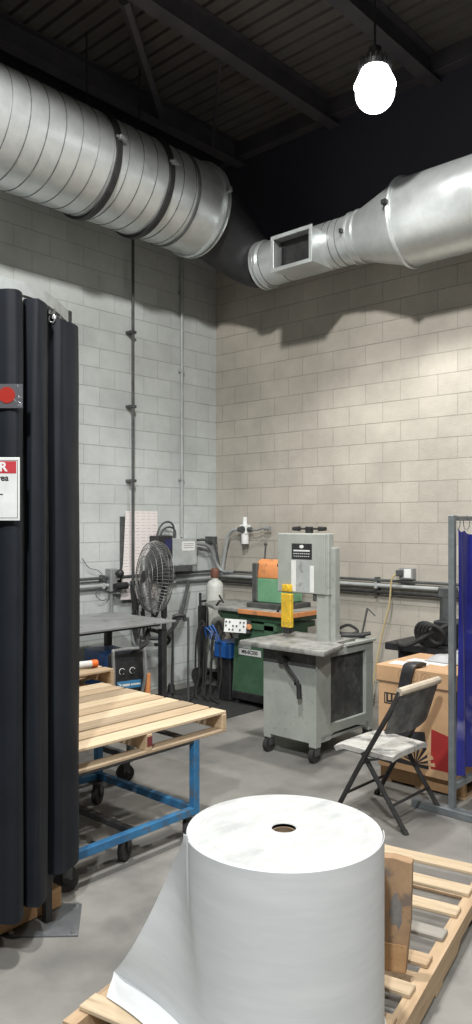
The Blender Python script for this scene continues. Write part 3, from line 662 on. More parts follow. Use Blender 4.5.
# ================================================================== CARDBOARD BOX, PALLET
BX0, BX1, BY0, BY1 = 3.52, 4.12, -1.97, -1.36
def pallet(name, label, cat, x0, x1, y0, y1, z, along='y', nb=7, mats=None, group=None, deck=.018, sh=.09, bottom=3, st=None, gap=None, stm=None, bmat=None):
    """slats run along y; stringers run along x"""
    t = thing(name, label, cat, ((x0+x1)/2, (y0+y1)/2, z), 0, group)
    zb = z + (deck if bottom else 0)
    sw = .038
    for k in range(3):
        yy = y0 + (y1-y0-sw)*k/2
        m = MB(); m.box((x0, yy, zb), (x1, yy+sw, zb+sh), .003); m.build('stringer', stm or WX, t)
    bw = (x1-x0)/nb*(.86 if gap is None else gap)
    for k in range(nb):
        xx = x0 + (x1-x0-bw)*k/(nb-1)
        m = MB(); j = random.uniform(-.006, .006); m.box((xx, y0+j, zb+sh), (xx+bw*random.uniform(.93, 1.03), y1+j*.5, zb+sh+deck), .003)
        m.build('deck_board', (mats or [WY])[k % len(mats or [WY])], t)
    for k in range(bottom):
        xx = x0 + (x1-x0-.09)*k/(bottom-1)
        m = MB(); m.box((xx, y0, z), (xx+.09, y1, zb), .003); m.build('bottom_board', bmat or WY, t)
    return t
pallet('wooden_pallet', 'orange tinted pallet under the large cardboard box', 'pallet', BX0-.02, BX1+.03, BY0+.06, BY1+.06, 0, nb=6, mats=[WO], stm=WO)
pz = .126
cbx = thing('cardboard_box', 'large tan cardboard carton with red and black printed panels', 'box', ((BX0+BX1)/2, (BY0+BY1)/2, pz))
m = MB(); m.box((BX0, BY0, pz), (BX1, BY1, .75), .004); body = m.build('carton', CARD, cbx)
m = MB(); m.box((BX0-.012, BY0-.012, .735), (BX1+.012, BY1+.012, .85), .005); lid = m.build('lid', CARD, cbx)
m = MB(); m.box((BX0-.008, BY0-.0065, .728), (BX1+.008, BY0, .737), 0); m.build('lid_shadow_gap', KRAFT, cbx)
fb = frame((BX0, BY0, pz), (1, 0, 0), (0, 0, 1))
def fpan(name, pts, mt, par, d=.0015):
    m = MB(); m.prism(pts, 0, d, fb); return m.build(name, mt, par)
dk = fpan('dark_panel', [(.05, .05), (.40, .05), (.37, .30), (.05, .26)], M('dark_print', (.025, .025, .03), rough=.6), body)
fpan('red_panel', [(.415, .06), (.56, .06), (.575, .295), (.42, .33)], REDB, body)
m = MB()
for k in range(9):
    a = math.radians(8+k*20)
    m.prism([(.30+.02*math.cos(a), .07+.02*math.sin(a)), (.30+.15*math.cos(a-.09), .07+.15*math.sin(a-.09)), (.30+.15*math.cos(a+.09), .07+.15*math.sin(a+.09))], .0016, .0028, fb)
m.build('starburst_print', CARD, dk)
m = MB(); m.box((.05, .45, 0), (.20, .53, .001), 0, fb); m.box((.06, .46, .001), (.19, .52, .0016), 0, fb); lg = m.build('logo_frame', INKD, body)
m = MB(); m.box((.06, .46, .0016), (.19, .52, .0022), 0, fb); m.build('logo_ground', CARD, lg)
m = MB(); m.text('LI', .075, fb @ Matrix.Translation((.066, .49, .0024)), align='LEFT', bold=.004); m.build('logo_lettering', INKD, lg)
m = MB(); fl_ = frame((BX0, BY0-.012, .735), (1, 0, 0), (0, 0, 1))
for cxp in (.20, .29, .38):
    ring = [(cxp+.033*math.cos(2*PI*i/24), .062+.033*math.sin(2*PI*i/24), .0005) for i in range(24)]
    m.tube([fl_ @ Vector(p) for p in ring], .0013, 4, closed=True)
    m.tube([fl_ @ Vector((cxp-.012, .05, .0005)), fl_ @ Vector((cxp, .08, .0005)), fl_ @ Vector((cxp+.012, .05, .0005))], .0012, 4)
m.build('handling_marks', KRAFT, lid)
m = MB(); m.box((BX0+.04, BY0+.07, .85), (BX0+.30, BY0+.20, .8515), 0, rotz(.12, (BX0+.1, BY0+.1, 0))); tag(m.build('paper_sheet', WHT), 'white paper lying on the front of the cardboard carton lid', 'paper')
m = MB(); m.box((BX0+.08, BY0+.24, .85), (BX0+.40, BY0+.37, .8515), 0, rotz(-.05, (BX0+.1, BY0+.3, 0))); tag(m.build('paper_sheet', WHT), 'white paper lying further back on the cardboard carton lid', 'paper')
rows = []
for i in range(11):
    r = []
    for k in range(13):
        s, t = i/10, k/12; e = math.sin(PI*s)**.6*math.sin(PI*min(1, t*1.0))**.6
        r.append((BX0+.20+.40*t, BY1-.30+.27*s, .856 + e*(.065+.02*math.sin(9*t+5*s)) + .004*math.sin(23*t*s)))
    rows.append(r)
m = MB(); m.sheet(rows, .004); tag(m.build('plastic_bag', PLAST), 'crumpled grey plastic bag on the back of the cardboard carton', 'bag')

# black feeder with coiled cable behind the box
fd = thing('wire_feeder', 'black wire feeder cart with coiled cables behind the cardboard carton', 'welder', (3.35, -.85, 0))
m = MB(); m.box((3.15, -1.08, .12), (3.75, -.70, .80), .01)
m.build('cabinet', BLK, fd)
m = MB(); m.box((3.05, -1.12, .80), (3.80, -.66, .86), .006); m.build('tray', BLKP, fd)
m = MB(); m.box((3.42, -.98, .86), (3.70, -.74, 1.06), .012); m.cyl((3.46, -.98, .95), (3.46, -1.03, .95), .06, seg=18); m.build('drive_unit', BLKP, fd)
m = MB(); m.cyl((3.49, -.86, 1.06), (3.49, -.86, 1.28), .065, .06, seg=18); m.box((3.43, -.92, 1.24), (3.56, -.80, 1.33), .01); m.build('bottle_neck', DGREY, fd)
m = MB()
for k in range(4):
    cx, cz, rr = 3.46+.03*k, .96+.005*k, .13-.012*k
    ring = [(cx+rr*.8*math.cos(2*PI*i/26), -1.14-.012*k-.04*math.sin(2*PI*i/26), cz+rr*.8*math.sin(2*PI*i/26)) for i in range(26)]
    m.tube(ring, .015, 8, closed=True)
m.tube(spl([(3.62, -1.10, 1.05), (3.50, -1.17, .98), (3.38, -1.20, .90), (3.28, -1.20, .86), (3.20, -1.15, .875)], 6), .018, 8)
m.build('coiled_cable', RUB, fd)
for x in (3.22, 3.68):
    for y in (-1.03, -.75):
        m = MB(); m.cyl((x-.02, y, .06), (x+.02, y, .06), .06, seg=22); m.box((x-.03, y-.02, .06), (x+.03, y+.02, .125), .003); m.build('wheel', RUB, fd)

# ================================================================== WELDING SCREEN (right)
sx, sy0, sy1 = 4.205, -2.19, -.86
ws = thing('welding_screen', 'blue vinyl welding screen on a grey metal frame at the right', 'welding screen', (sx, -1.5, 0))
for y in (sy0, sy1):
    m = MB(); m.box((sx-.02, y-.02, .04), (sx+.02, y+.02, 1.91), .004); m.build('post', SCRF, ws)
    m = MB(); m.box((sx-.27, y-.045, 0), (sx+.36, y+.03, .048), .004); m.build('foot', SCRF, ws)
m = MB(); m.box((sx-.015, sy0+.02, 1.875), (sx+.015, sy1-.02, 1.905), .003); m.build('top_rail', SCRF, ws)
m = MB(); m.box((sx-.02, sy0+.02, .16), (sx+.02, sy1-.02, .20), .003); m.build('lower_rail', SCRF, ws)
rows = []
for i in range(25):
    t = i/24; z = .25 + 1.57*t; r = []
    for k in range(61):
        s = k/60
        dip = .035*abs(math.sin(PI*s*9))**.7*(t > .93)*(t-.93)/.07
        amp = .022+.02*(1-t)
        r.append((sx + .012 + amp*math.sin(s*34+1.3*t) + .010*math.sin(s*71), sy0+.018 + (sy1-sy0-.05)*s, z - dip))
    rows.append(r)
m = MB(); m.sheet(rows, .003); cv = m.build('vinyl_curtain', VINYL, ws, 60)
for k in range(10):
    y = sy0+.06+k*(sy1-sy0-.12)/9
    m = MB(); m.tube([(sx+.022*math.cos(a)+.002, y, 1.862+.048*math.sin(a)) for a in (2*PI*i/14 for i in range(14))], .0035, 6, closed=True); m.build('hanging_ring', CHROME, ws)

# ================================================================== CHAIRS
fc = thing('folding_chair', 'folding chair with a dusty grey seat and black frame facing the bandsaw', 'chair', (3.87, -2.44, 0), math.radians(-4))
cxo, cyo = 3.87, -2.44
def C(x, y, z): return Vector((cxo+x, cyo+y, z))      # +x = towards the back rest
w = .252
for s in (-1, 1):
    y = s*w
    m = MB(); m.tube(spl([C(-.22, y, .012), C(-.025, y, .365), C(.16, y, .68), C(.20, y*.96, .76), C(.235, y*.9, .845)], 6), .0165, 8); m.build('front_leg', BLK, fc)
    y2 = s*(w-.028)
    m = MB(); m.tube([C(-.03, y2, .43), C(.27, y2, .012)], .0155, 8); m.build('rear_leg', BLK, fc)
    m = MB(); m.cyl(C(-.227, y, .0), C(-.216, y, .022), .02, seg=10); m.cyl(C(.278, y2, .0), C(.264, y2, .022), .019, seg=10); m.build('foot_cap', RUB, fc)
    m = MB(); m.tube([C(-.02, y*.97, .365), C(.03, y*.97, .40), C(.10, y*.97, .42)], .008, 6); m.build('hinge_link', BLK, fc)
for a_, b_, z_ in ((.185, w-.03, .15), (-.142, w, .155)):
    m = MB(); m.tube([C(a_, -b_, z_), C(a_, b_, z_)], .009, 8); m.build('stretcher', BLK, fc)
rows = []
for i in range(15):
    t = i/14; r = []
    for k in range(13):
        s = k/12*2-1
        x = -.24 + .42*t; hw = .222 - .012*t
        r.append(C(x, s*hw, .452 - .018*t - .012*(1-s*s)*math.sin(PI*t) - .028*max(0, .14-t)/.14 - .012*abs(s)**6))
    rows.append(r)
m = MB(); m.sheet(rows, .032); m.build('seat', SEAT, fc, 60)
m = MB(); m.tube([C(-.225, -.20, .425), C(.17, -.20, .405)], .011, 8); m.tube([C(-.225, .20, .425), C(.17, .20, .405)], .011, 8); m.tube([C(-.225, -.2, .425), C(-.225, .2, .425)], .011, 8); m.build('seat_frame', BLK, fc)
rows = []
for i in range(11):
    t = i/10; r = []
    for k in range(15):
        s = k/14*2-1; z = .585 + .262*t - .045*(1-abs(s))*(t < .01)*0
        hw = .250 - .008*t
        z2 = z + (.012*(1-s*s) if i == 10 else 0) - (0.02*(1-s*s) if i == 0 else 0)
        r.append(C(.150 + .090*t - .03*(s*s) + .028, s*hw, z2))
    rows.append(r)
m = MB(); m.sheet(rows, .016); bk = m.build('backrest', CHBACK, fc, 60)
m = MB(); m.tube([C(.150+.090-.03*(s*s)+.03, s*.240, .848+.012*(1-s*s)) for s in (k/8-1 for k in range(17))], .025, 10); m.build('worn_top_edge', TAN, bk)

rows = []
prof_ = spl([(3.80, -1.86, .872), (3.79, -1.93, .880), (3.785, -1.985, .872), (3.78, -2.006, .84), (3.765, -2.008, .78), (3.745, -2.008, .68)], 5)
for i, p_ in enumerate(prof_):
    rows.append([p_ + Vector((.042*s_, .0, -.006*s_*s_)) for s_ in (k/4-1 for k in range(9))])
m = MB(); m.sheet(rows, .024); tag(m.build('padded_strap', BLKP, None, 60), 'black padded strap hooked over the front edge of the cardboard carton lid', 'strap')

# ================================================================== BLUE CART AND PALLETS (left middle)
def caster(x, y, zt, t, r=.063, swivel=0):
    R_ = rotz(swivel, (x, y, 0))
    m = MB(); m.box((x-.045, y-.045, zt-.008), (x+.045, y+.045, zt), .002, R_)
    m.box((x-.028, y-.02, r), (x-.022, y+.03, zt-.008), .002, R_); m.box((x+.022, y-.02, r), (x+.028, y+.03, zt-.008), .002, R_)
    m.cyl((x, y, zt-.03), (x, y, zt-.008), .028, seg=14)
    c = m.build('caster', DGREY, t)
    m = MB(); a = R_ @ Vector((x-.018, y, r)); b = R_ @ Vector((x+.018, y, r)); m.cyl(a, b, r, seg=26); a2 = R_ @ Vector((x-.03, y, r)); b2 = R_ @ Vector((x+.03, y, r)); m.cyl(a2, b2, .016, seg=12)
    m.build('wheel', RUB, c)
def cart(name, label, x0, x1, y0, y1, zt, mt, group=None, mid=None, rail=.044):
    t = thing(name, label, 'cart', ((x0+x1)/2, (y0+y1)/2, 0), 0, group)
    zr = .155
    for (x, y) in ((x0, y0), (x1, y0), (x0, y1), (x1, y1)):
        sx_, sy_ = (1 if x == x0 else -1), (1 if y == y0 else -1)
        m = MB(); m.box((min(x, x+sx_*.045), min(y, y+sy_*.045), zr), (max(x, x+sx_*.045), max(y, y+sy_*.045), zt), .003); m.build('leg', mt, t)
        caster(x+sx_*.05, y+sy_*.05, zr, t, swivel=random.uniform(-.7, .7))
    for z, za, q in ((zr, zr+rail, .04), (zt-.014, zt, .05)):
        for x in (x0, x1-q):
            m = MB(); m.box((x, y0+.045, z), (x+q, y1-.045, za), .003); m.build('rail', mt if q < .05 else BLK, t)
        for y in (y0, y1-q):
            m = MB(); m.box((x0+.045, y, z), (x1-.045, y+q, za), .003); m.build('rail', mt if q < .05 else BLK, t)
    if mid:
        m = MB(); m.box((x0+.04, mid-.02, zr+.005), (x1-.04, mid+.02, zr+.04), .003); m.build('cross_bar', BLK, t)
        caster(x1-.11, mid, zr+.005, t, swivel=.5)
    return t
cart('rolling_cart', 'blue steel frame cart on casters carrying the front pallet', 2.33, 3.29, -4.50, -3.545, .59, CARTB, mid=-4.02)
cart('rolling_cart', 'dark steel cart under the rear pallet, a caster showing below the front pallet', 1.20, 2.22, -4.30, -3.14, .60, DGREY)
pl1 = pallet('wooden_pallet', 'pale pine pallet lying flat on the blue rolling cart', 'pallet', 2.06, 3.29, -4.55, -3.315, .59, nb=9, mats=[WYP, WY, WYD, WYP, WY, WYP, WYD, WY, WYP], deck=.018, gap=.89, bmat=WYD)
m = MB(); m.box((3.2895, -3.952, .63), (3.2915, -3.915, .685), .0005)
m.build('red_paint_mark', M('dark_red_paint', (.16, .03, .03), rough=.7), pl1)
m = MB(); m.box((1.20, -4.30, .60), (2.02, -3.12, .618), .003); tag(m.build('plywood_sheet', PLY), 'plywood sheet under the rear pallet behind the front pallet', 'board')
m = MB(); m.box((1.98, -4.3, .619), (2.03, -3.06, .632), .002); tag(m.build('flat_bar', BLK), 'dark flat steel bar lying between the two pallets', 'bar')
pallet('wooden_pallet', 'small rear pallet below the welding table with an orange capped tube on it', 'pallet', 1.22, 1.90, -4.2, -3.07, .635, nb=5, mats=[WY, WYP], deck=.018)
oc = thing('marker_tube', 'white tube with an orange cap lying on the rear pallet', 'tube', (1.66, -3.13, .78))
a, b = Vector((1.72, -3.30, .79)), Vector((1.74, -3.17, .79))
m = MB(); m.cyl(a, b, .028, seg=14); m.build('tube_body', WHT, oc)
m = MB(); m.cyl(b, b+(b-a).normalized()*.05, .029, seg=14); m.build('cap', M('bright_orange', (.85, .17, .02), rough=.5), oc)

# ================================================================== WELDING TABLE, WELDER, FAN
TX, TY1 = 1.27, -1.85
wt = thing('welding_table', 'dark steel plate welding table against the left wall', 'table', (.75, -3, 0))
m = MB(); m.box((.28, -5.2, .94), (TX, TY1, .96), .003); m.build('table_top', M('dark_steel_plate', (.26, .265, .265), (.34, .345, .345), scale=5, rough=.42, metal=.25, c3=(.05, .05, .05), scale3=7, amt3=.5), wt)
m = MB(); m.box((.34, -5.1, .88), (.40, TY1-.06, .94), .002); m.box((TX-.20, -5.1, .90), (TX-.15, TY1-.06, .94), .002)
for y in (-4.6, -3.3, TY1-.12): m.box((.40, y, .90), (TX-.15, y+.05, .94), .002)
m.build('under_frame', BLK, wt)
for x in (.36, TX-.105):
    for y in (-4.9, TY1-.13):
        m = MB(); m.box((x, y, 0), (x+.06, y+.06, .88), .003); m.build('leg', BLK, wt)
ts = thing('torch_stand', 'thin dark bent rod stand at the right corner of the welding table', 'stand', (.95, -1.55, 0))
m = MB(); m.tube(spl([(.98, -1.62, .012), (.98, -1.62, .5), (.98, -1.62, .90), (.99, -1.60, .925), (1.06, -1.52, .925), (1.07, -1.50, .90), (1.07, -1.50, .5), (1.07, -1.50, .012)], 5), .012, 8)
m.box((.93, -1.68, 0), (1.12, -1.44, .012), .003); m.build('bent_rod', DGREY, ts)
m = MB(); m.tube(spl([(.99, -1.63, .945), (1.02, -1.60, .96), (1.05, -1.54, .955), (1.06, -1.53, .90)], 6), .018, 8); m.build('torch_head', BLK, ts)
m = MB(); m.cyl((1.0, -1.66, .22), (1.0, -1.66, .30), .04, .03, seg=14); m.tube([(1.0, -1.66, .28), (1.0, -1.635, .9)], .008, 6); m.build('hanging_lead', BLK, ts)
wd = thing('welder', 'blue and black arc welder under the steel table', 'welder', (1.1, -2.45, 0))
wx, wy = at(128, 660, 6.72).x, at(128, 660, 6.72).y
QR = math.radians(-14)            # front faces the camera's right
R_ = Matrix.Translation((wx, wy, 0)) @ Matrix.Rotation(QR, 4, 'Z')
m = MB(); m.prism([(-.02, .33), (-.05, .70), (-.62, .70), (-.62, .33)], -.15, .15, R_ @ Matrix(((1, 0, 0, 0), (0, 0, -1, 0), (0, 1, 0, 0), (0, 0, 0, 1))), .008); m.build('case', BLU, wd)
FW = R_ @ Matrix(((0, 0, 1, -.02), (1, 0, 0, 0), (0, 1, 0, 0), (0, 0, 0, 1)))   # front: x->room y', y->z
FW = R_ @ Matrix.Translation((-.018, 0, .33)) @ Matrix.Rotation(math.radians(-4.6), 4, 'Y') @ Matrix(((0, 0, 1, 0), (1, 0, 0, 0), (0, 1, 0, 0), (0, 0, 0, 1)))
m = MB(); m.box((-.165, -.01, -.03), (.165, .40, .02), .02, FW, 2); fr = m.build('front_panel', BLKP, wd)
m = MB(); m.box((-.10, .085, .02), (.13, .15, .023), .001, FW); bd = m.build('blue_badge', BLUP, fr)
m = MB(); m.prism([(-.095, .093), (-.055, .118), (-.095, .143), (-.075, .118)], .023, .025, FW); m.box((-.05, .105, .023), (.02, .125, .0245), 0, FW); m.box((.03, .108, .023), (.12, .122, .0245), 0, FW); m.build('badge_marks', WHT, bd)
for x in (-.05, .05):
    m = MB(); p = Vector((x, .235, .02)); m.tube([FW @ (p+Vector(((.026)*math.cos(a), .026*math.sin(a), .002))) for a in (PI*.15+1.6*PI*i/16 for i in range(17))], .0035, 5); d = m.build('dial_scale', WHT, fr)
    m = MB(); m.cyl(FW @ p, FW @ (p+Vector((0, 0, .025))), .02, .017, seg=16); m.build('dial_knob', BLK, d)
m = MB(); m.tube(spl([FW @ Vector(p) for p in ((-.145, .03, .03), (-.15, .20, .07), (-.15, .40, .07), (-.12, .425, .06), (.12, .425, .06), (.15, .40, .07), (.15, .20, .07), (.13, .03, .03))], 6), .015, 8); m.build('handle', MGREY, wd)
m = MB(); m.box((-.60, -.17, .27), (.02, .17, .328), .006, R_); m.box((-.55, -.14, .10), (-.05, .14, .27), .006, R_); m.build('running_gear', BLK, wd)
for x in (-.52, -.06):
    for y in (-.17, .17):
        m = MB(); m.cyl(R_ @ Vector((x, y-.02, .08)), R_ @ Vector((x, y+.02, .08)), .08, seg=24); m.box((x-.02, y-.02 if y > 0 else y-.0, .08), (x+.02, y if y > 0 else y+.02, .12), 0, R_); m.build('wheel', RUB, wd)
m = MB(); m.cyl(R_ @ Vector((-.03, .20, .0)), R_ @ Vector((-.03, .20, .52)), .032, seg=18)
tag(m.build('fuel_bottle', ORA), 'orange upright bottle beside the right of the arc welder', 'bottle')
m = MB(); m.tube(spl([FW @ Vector((.05, .40, .03)), FW @ Vector((.18, .46, .05)), (1.05, -2.0, .86), (.95, -1.75, .80), (.8, -1.5, .70), (.5, -1.3, .58), (.25, -1.2, .55)], 8), .018, 8)
tag(m.build('welding_cable', RUB), 'thick black cable running from the arc welder back to the wall', 'cable')

fan = thing('drum_fan', 'wire caged pedestal fan standing behind the welding table', 'fan', (.52, -1.40, 0))
fx_, fy_, fz_ = .515, -1.45, 1.305
ax = Vector((-.317, -.948, .06)).normalized()
q = ax.to_track_quat('Z', 'Y').to_matrix().to_4x4(); FM = Matrix.Translation((fx_, fy_, fz_)) @ q
CAGE = M('greasy_wire', (.16, .16, .155), (.26, .26, .25), scale=20, rough=.5, metal=.5)
RF = .375
def guard(sign, name):
    m = MB()
    for k in range(64):
        a = 2*PI*k/64
        pts = [FM @ Vector((r*math.cos(a+sw), r*math.sin(a+sw), z*sign)) for r, z, sw in ((.06, .115, 0), (.17, .112, .03), (.29, .09, .06), (.35, .06, .08), (RF, .0, .08))]
        m.tube(pts, .0026, 4)
    for r, z in ((.06, .115), (.13, .113), (.21, .108), (.29, .09), (.35, .06), (RF, .0)):
        m.tube([FM @ Vector((r*math.cos(2*PI*i/48), r*math.sin(2*PI*i/48), z*sign)) for i in range(48)], .0042 if r == RF else .0030, 5, closed=True)
    return m.build(name, CAGE, fan, 60)
guard(1, 'front_guard'); guard(-1, 'rear_guard')
for k in range(3):
    rows = []
    for i in range(7):
        t = i/6; r = .05 + .28*t; r_ = []
        for j in range(7):
            s = j/6-.5; a = 2*PI*k/3 + s*(1.5-.5*t) + .3*t
            r_.append(FM @ Vector((r*math.cos(a), r*math.sin(a), .05*s*2*(1-.3*t))))
        rows.append(r_)
    m = MB(); m.sheet(rows, .003); m.build('blade', DGREY, fan, 60)
m = MB(); m.cyl(FM @ Vector((0, 0, .02)), FM @ Vector((0, 0, -.20)), .06, .055, seg=20); m.cyl(FM @ Vector((0, 0, -.20)), FM @ Vector((0, 0, -.23)), .03, seg=12); m.cyl(FM @ Vector((0, 0, .10)), FM @ Vector((0, 0, .122)), .06, seg=20); m.build('motor', BLK, fan)
pb = FM @ Vector((0, 0, -.11))
m = MB(); m.tube([(pb.x, pb.y, .03), (pb.x, pb.y, fz_-.05)], .024, 12); m.tube([(pb.x, pb.y, fz_-.42), (pb.x, pb.y, fz_-.05)], .032, 12); m.build('pole', BLK, fan)
m = MB(); m.lathe([(.24, 0), (.25, .015), (.22, .03), (.05, .05), (.03, .08)], 32, Matrix.Translation((pb.x, pb.y, 0))); m.build('round_base', BLK, fan)
m = MB(); m.tube(spl([pb+Vector((0, 0, -.05)), FM @ Vector((-.02, -.39, -.06)), FM @ Vector((0, -.385, 0))], 6), .014, 8); m.build('yoke', BLK, fan)
# ragged hanging cables by the chart
m = MB(); random.seed(5)
for k in range(6):
    y0 = -1.42+.05*k; m.tube(spl([(.10, y0, 1.24), (.13+random.uniform(0, .05), y0+random.uniform(-.05, .05), 1.05), (.12, y0+random.uniform(-.06, .06), .85), (.14, y0+random.uniform(-.05, .05), .62), (.10, y0, 1.2-.1*k)], 6), .010, 6)
tag(m.build('hanging_cables', RUB), 'bunch of black cables hanging off the left wall pipes behind the fan', 'cables')

# ================================================================== CURTAINED BOOTH (left foreground)
def W(u, Y, z=0):
    p = room((u-236)/FP*Y, Y); p.z = z; return p
bf = thing('booth_frame', 'curved curtain rail on a dark post with a grey floor plate', 'curtain frame', W(47, 3.58))
railpts = spl([W(-150, 3.05, 2.87), W(-70, 3.10, 2.87), W(0, 3.254, 2.87), W(30, 3.367, 2.87), W(50, 3.535, 2.87), W(66, 3.79, 2.87)], 8)
m = MB()
rows = []
for dx in (-.016, .016):
    rr = []
    for i, p in enumerate(railpts):
        t = (railpts[min(i+1, len(railpts)-1)] - railpts[max(i-1, 0)]).normalized(); nn = Vector((-t.y, t.x, 0)); rr.append(p + nn*dx)
    rows.append(rr)
m.sheet(rows, .056); m.build('rail', LCOND, bf, 50)
m = MB(); e = railpts[-1]; m.box(e+Vector((-.022, -.022, -.034)), e+Vector((.022, .022, .034)), .004); m.build('rail_end_cap', BLK, bf)
pp = W(47, 3.58)
m = MB(); m.box((pp.x-.018, pp.y-.018, .008), (pp.x+.018, pp.y+.018, 2.855), .003); m.build('post', BLK, bf)
c4 = [W(82, 3.75), W(78, 3.46), W(5, 3.45), W(20, 3.76)]
m = MB(); m.prism([(p.x, p.y) for p in c4], 0, .008, bev=.002); bp_ = m.build('floor_plate', M('grey_plate', (.13, .14, .145), (.18, .19, .195), scale=8, rough=.4, metal=.5), bf)
cen = sum(c4, Vector((0, 0, 0)))/4
for p in c4:
    q = p + (cen-p)*.14; m = MB(); m.cyl((q.x, q.y, .008), (q.x, q.y, .018), .011, seg=6); m.build('anchor_bolt', CHROME, bp_)
def curtain(label, plan, zt, zb, hooks):
    t = thing('welding_curtain', label, 'curtain', W(plan[len(plan)//2][0], plan[len(plan)//2][1], zb), 0, 'black booth curtains')
    pl = spl([W(u, Y) for u, Y in plan], 6); c = sum(pl, Vector((0, 0, 0)))/len(pl)
    rows = []
    for i in range(19):
        s = i/18; z = zb + (zt-zb)*s; k = 1 - .05*max(0, s-.9)/.1*.8; wob = .006*math.sin(s*7+plan[0][0])
        rows.append([Vector((c.x+(p.x-c.x)*k + wob*math.sin(j*.5), c.y+(p.y-c.y)*k + wob*math.cos(j*.4), z )) for j, p in enumerate(pl)])
    m = MB(); m.sheet(rows, .005); cl = m.build('cloth', CURT, t, 60)
    m = MB()
    p = pl[-1]
    m.sheet([[Vector((pl[-8+k].x, pl[-8+k].y, z)) + Vector((.002, -.004, 0)) for k in range(8)] for z in (zb, zt-.03)], .004); m.build('stitched_hem', CURT, t, 60)
    for u, Y in hooks:
        q = W(u, Y); m = MB()
        m.tube([q + Vector((.014*math.cos(a)*ca, .014*math.cos(a)*sa, 2.805+.02*math.sin(a))) for a in (2*PI*i/12 for i in range(12))], .003, 5, closed=True)
        m.box(q+Vector((-.012, -.012, 2.822)), q+Vector((.012, .012, 2.856)), .003); m.build('roller_hook', CHROME, t)
    return t
curtain('black curtain panel with the red topped sign on it, at the left edge', [(-90, 3.16), (-60, 3.24), (-30, 3.17), (-8, 3.21), (8, 3.20), (18, 3.21), (22, 3.27), (20, 3.36)], 2.835, .19, [(-40, 3.16), (-5, 3.245), (12, 3.30)])
curtain('narrow black curtain fold between the sign panel and the wide right panel', [(19, 3.43), (24, 3.345), (31, 3.325), (38, 3.33), (44, 3.37), (46, 3.45), (43, 3.55)], 2.83, .20, [(28, 3.36), (40, 3.44)])
curtain('wide smooth black curtain panel at the right end of the rail', [(39, 3.66), (44, 3.585), (52, 3.56), (61, 3.57), (70, 3.62), (76.5, 3.70), (78.5, 3.79), (76, 3.90)], 2.805, .235, [(52, 3.55), (58, 3.64), (64, 3.75)])
# sign on first curtain
SO = W(-18.5, 3.165, 2.0)
SF = frame(SO, (ca, sa, 0), (0, 0, 1))
sg = thing('danger_sign', 'white danger sign with a red header on the leftmost curtain', 'sign', SO)
hw, hh = .157, .130
m = MB(); m.box((-hw, -hh, -.003), (hw, hh, 0), .001, SF); sb = m.build('board', WHT, sg)
m = MB(); fr_ = .006
for a, b in (((-hw+.008, hh-.014), (hw-.008, hh-.012)), ((-hw+.008, -hh+.010), (hw-.008, -hh+.012)), ((-hw+.008, -hh+.010), (-hw+.010, hh-.012)), ((hw-.010, -hh+.010), (hw-.008, hh-.012))): m.box((*a, 0), (*b, .0008), 0, SF)
m.build('border_line', INKD, sb)
m = MB(); m.box((-hw+.012, hh-.066, 0), (hw-.014, hh-.016, .001), 0, SF); rh = m.build('red_header', RED, sb)
m = MB(); m.text('DANGER', .052, SF @ Matrix.Translation((0, hh-.041, .0018)), bold=.0016); m.build('header_lettering', WHT, rh)
m = MB(); m.text('Welding Area', .036, SF @ Matrix.Translation((.01, .045, .001)), bold=.0008)
m.build('body_lettering', INKD, sb)
m = MB()
for z, x0, x1 in ((-.025, -.10, .088), (-.042, -.02, .03), (-.042, .04, .062), (-.108, .01, .052)): m.box((x0, z, 0), (x1, z+.005, .0009), 0, SF)
m.build('printed_lines', INKD, sb)
# clear sleeve with red reflector
ss = thing('reflector_sleeve', 'glossy clear sleeve with a red spot on the curtain above the sign', 'sticker', W(8, 3.185, 2.33))
SF2 = frame(W(7, 3.185, 2.385), (ca, sa, 0), (0, 0, 1))
m = MB(); m.box((-.065, -.05, -.002), (.065, .05, 0), .001, SF2); sl = m.build('sleeve', PLASTE, ss)
m = MB(); m.prism([(.0+.034*math.cos(2*PI*i/20), .004+.034*math.sin(2*PI*i/20)) for i in range(20)], 0, .003, SF2); m.build('red_spot', M('red_reflector', (.36, .03, .02), rough=.25), sl)
m = MB(); random.seed(9)
for k in range(14):
    x, y = random.uniform(.03, .062), random.uniform(-.045, .045); a = random.uniform(0, PI)
    m.tube([SF2 @ Vector((x, y, .001)), SF2 @ Vector((x+.010*math.cos(a), y+.010*math.sin(a), .001))], .0014, 4)
m.build('glints', CHROME, sl)
# timber block
t0, t1 = W(-30, 3.335), W(62, 3.72)
d = (t1-t0).normalized(); L_ = (t1-t0).length
TF = frame(t0, d, (-d.y, d.x, 0))
m = MB(); m.box((0, 0, .009), (L_, .10, .105), .005, TF); tag(m.build('timber_beam', WO), 'orange brown timber block behind the grey floor plate under the curtains', 'timber')

# ================================================================== FOREGROUND PALLET + FOAM ROLL
# world (camera-aligned) axes of this skid, expressed in the room frame
def Rm(v): return Vector((v[0]*ca - v[1]*sa, v[0]*sa + v[1]*ca, 0))
e1 = Rm((.505, .863)); e2 = Rm((.863, -.505))
camr = room(0, 0)
def Pk(a, b, z=0):
    p = camr + e1*a + e2*b; p.z = z; return p
PM_ = Matrix(((e2.x, e1.x, 0, camr.x), (e2.y, e1.y, 0, camr.y), (0, 0, 1, 0), (0, 0, 0, 1)))  # (b, a, z)
bL, bR, aN, aF = -1.885, -.845, 2.02, 3.97
sk = thing('wooden_skid', 'long pine skid with gapped boards under the white foam roll', 'pallet', Pk((aN+aF)/2, (bL+bR)/2), math.atan2(e2.y, e2.x))
WPX = wood('skid_stringer_pine', (.43, .30, .18), (.53, .39, .25), (.27, .18, .11), 1)
SKA = wood('skid_board_pale', (.50, .39, .26), (.60, .48, .33), (.30, .22, .14), 0)
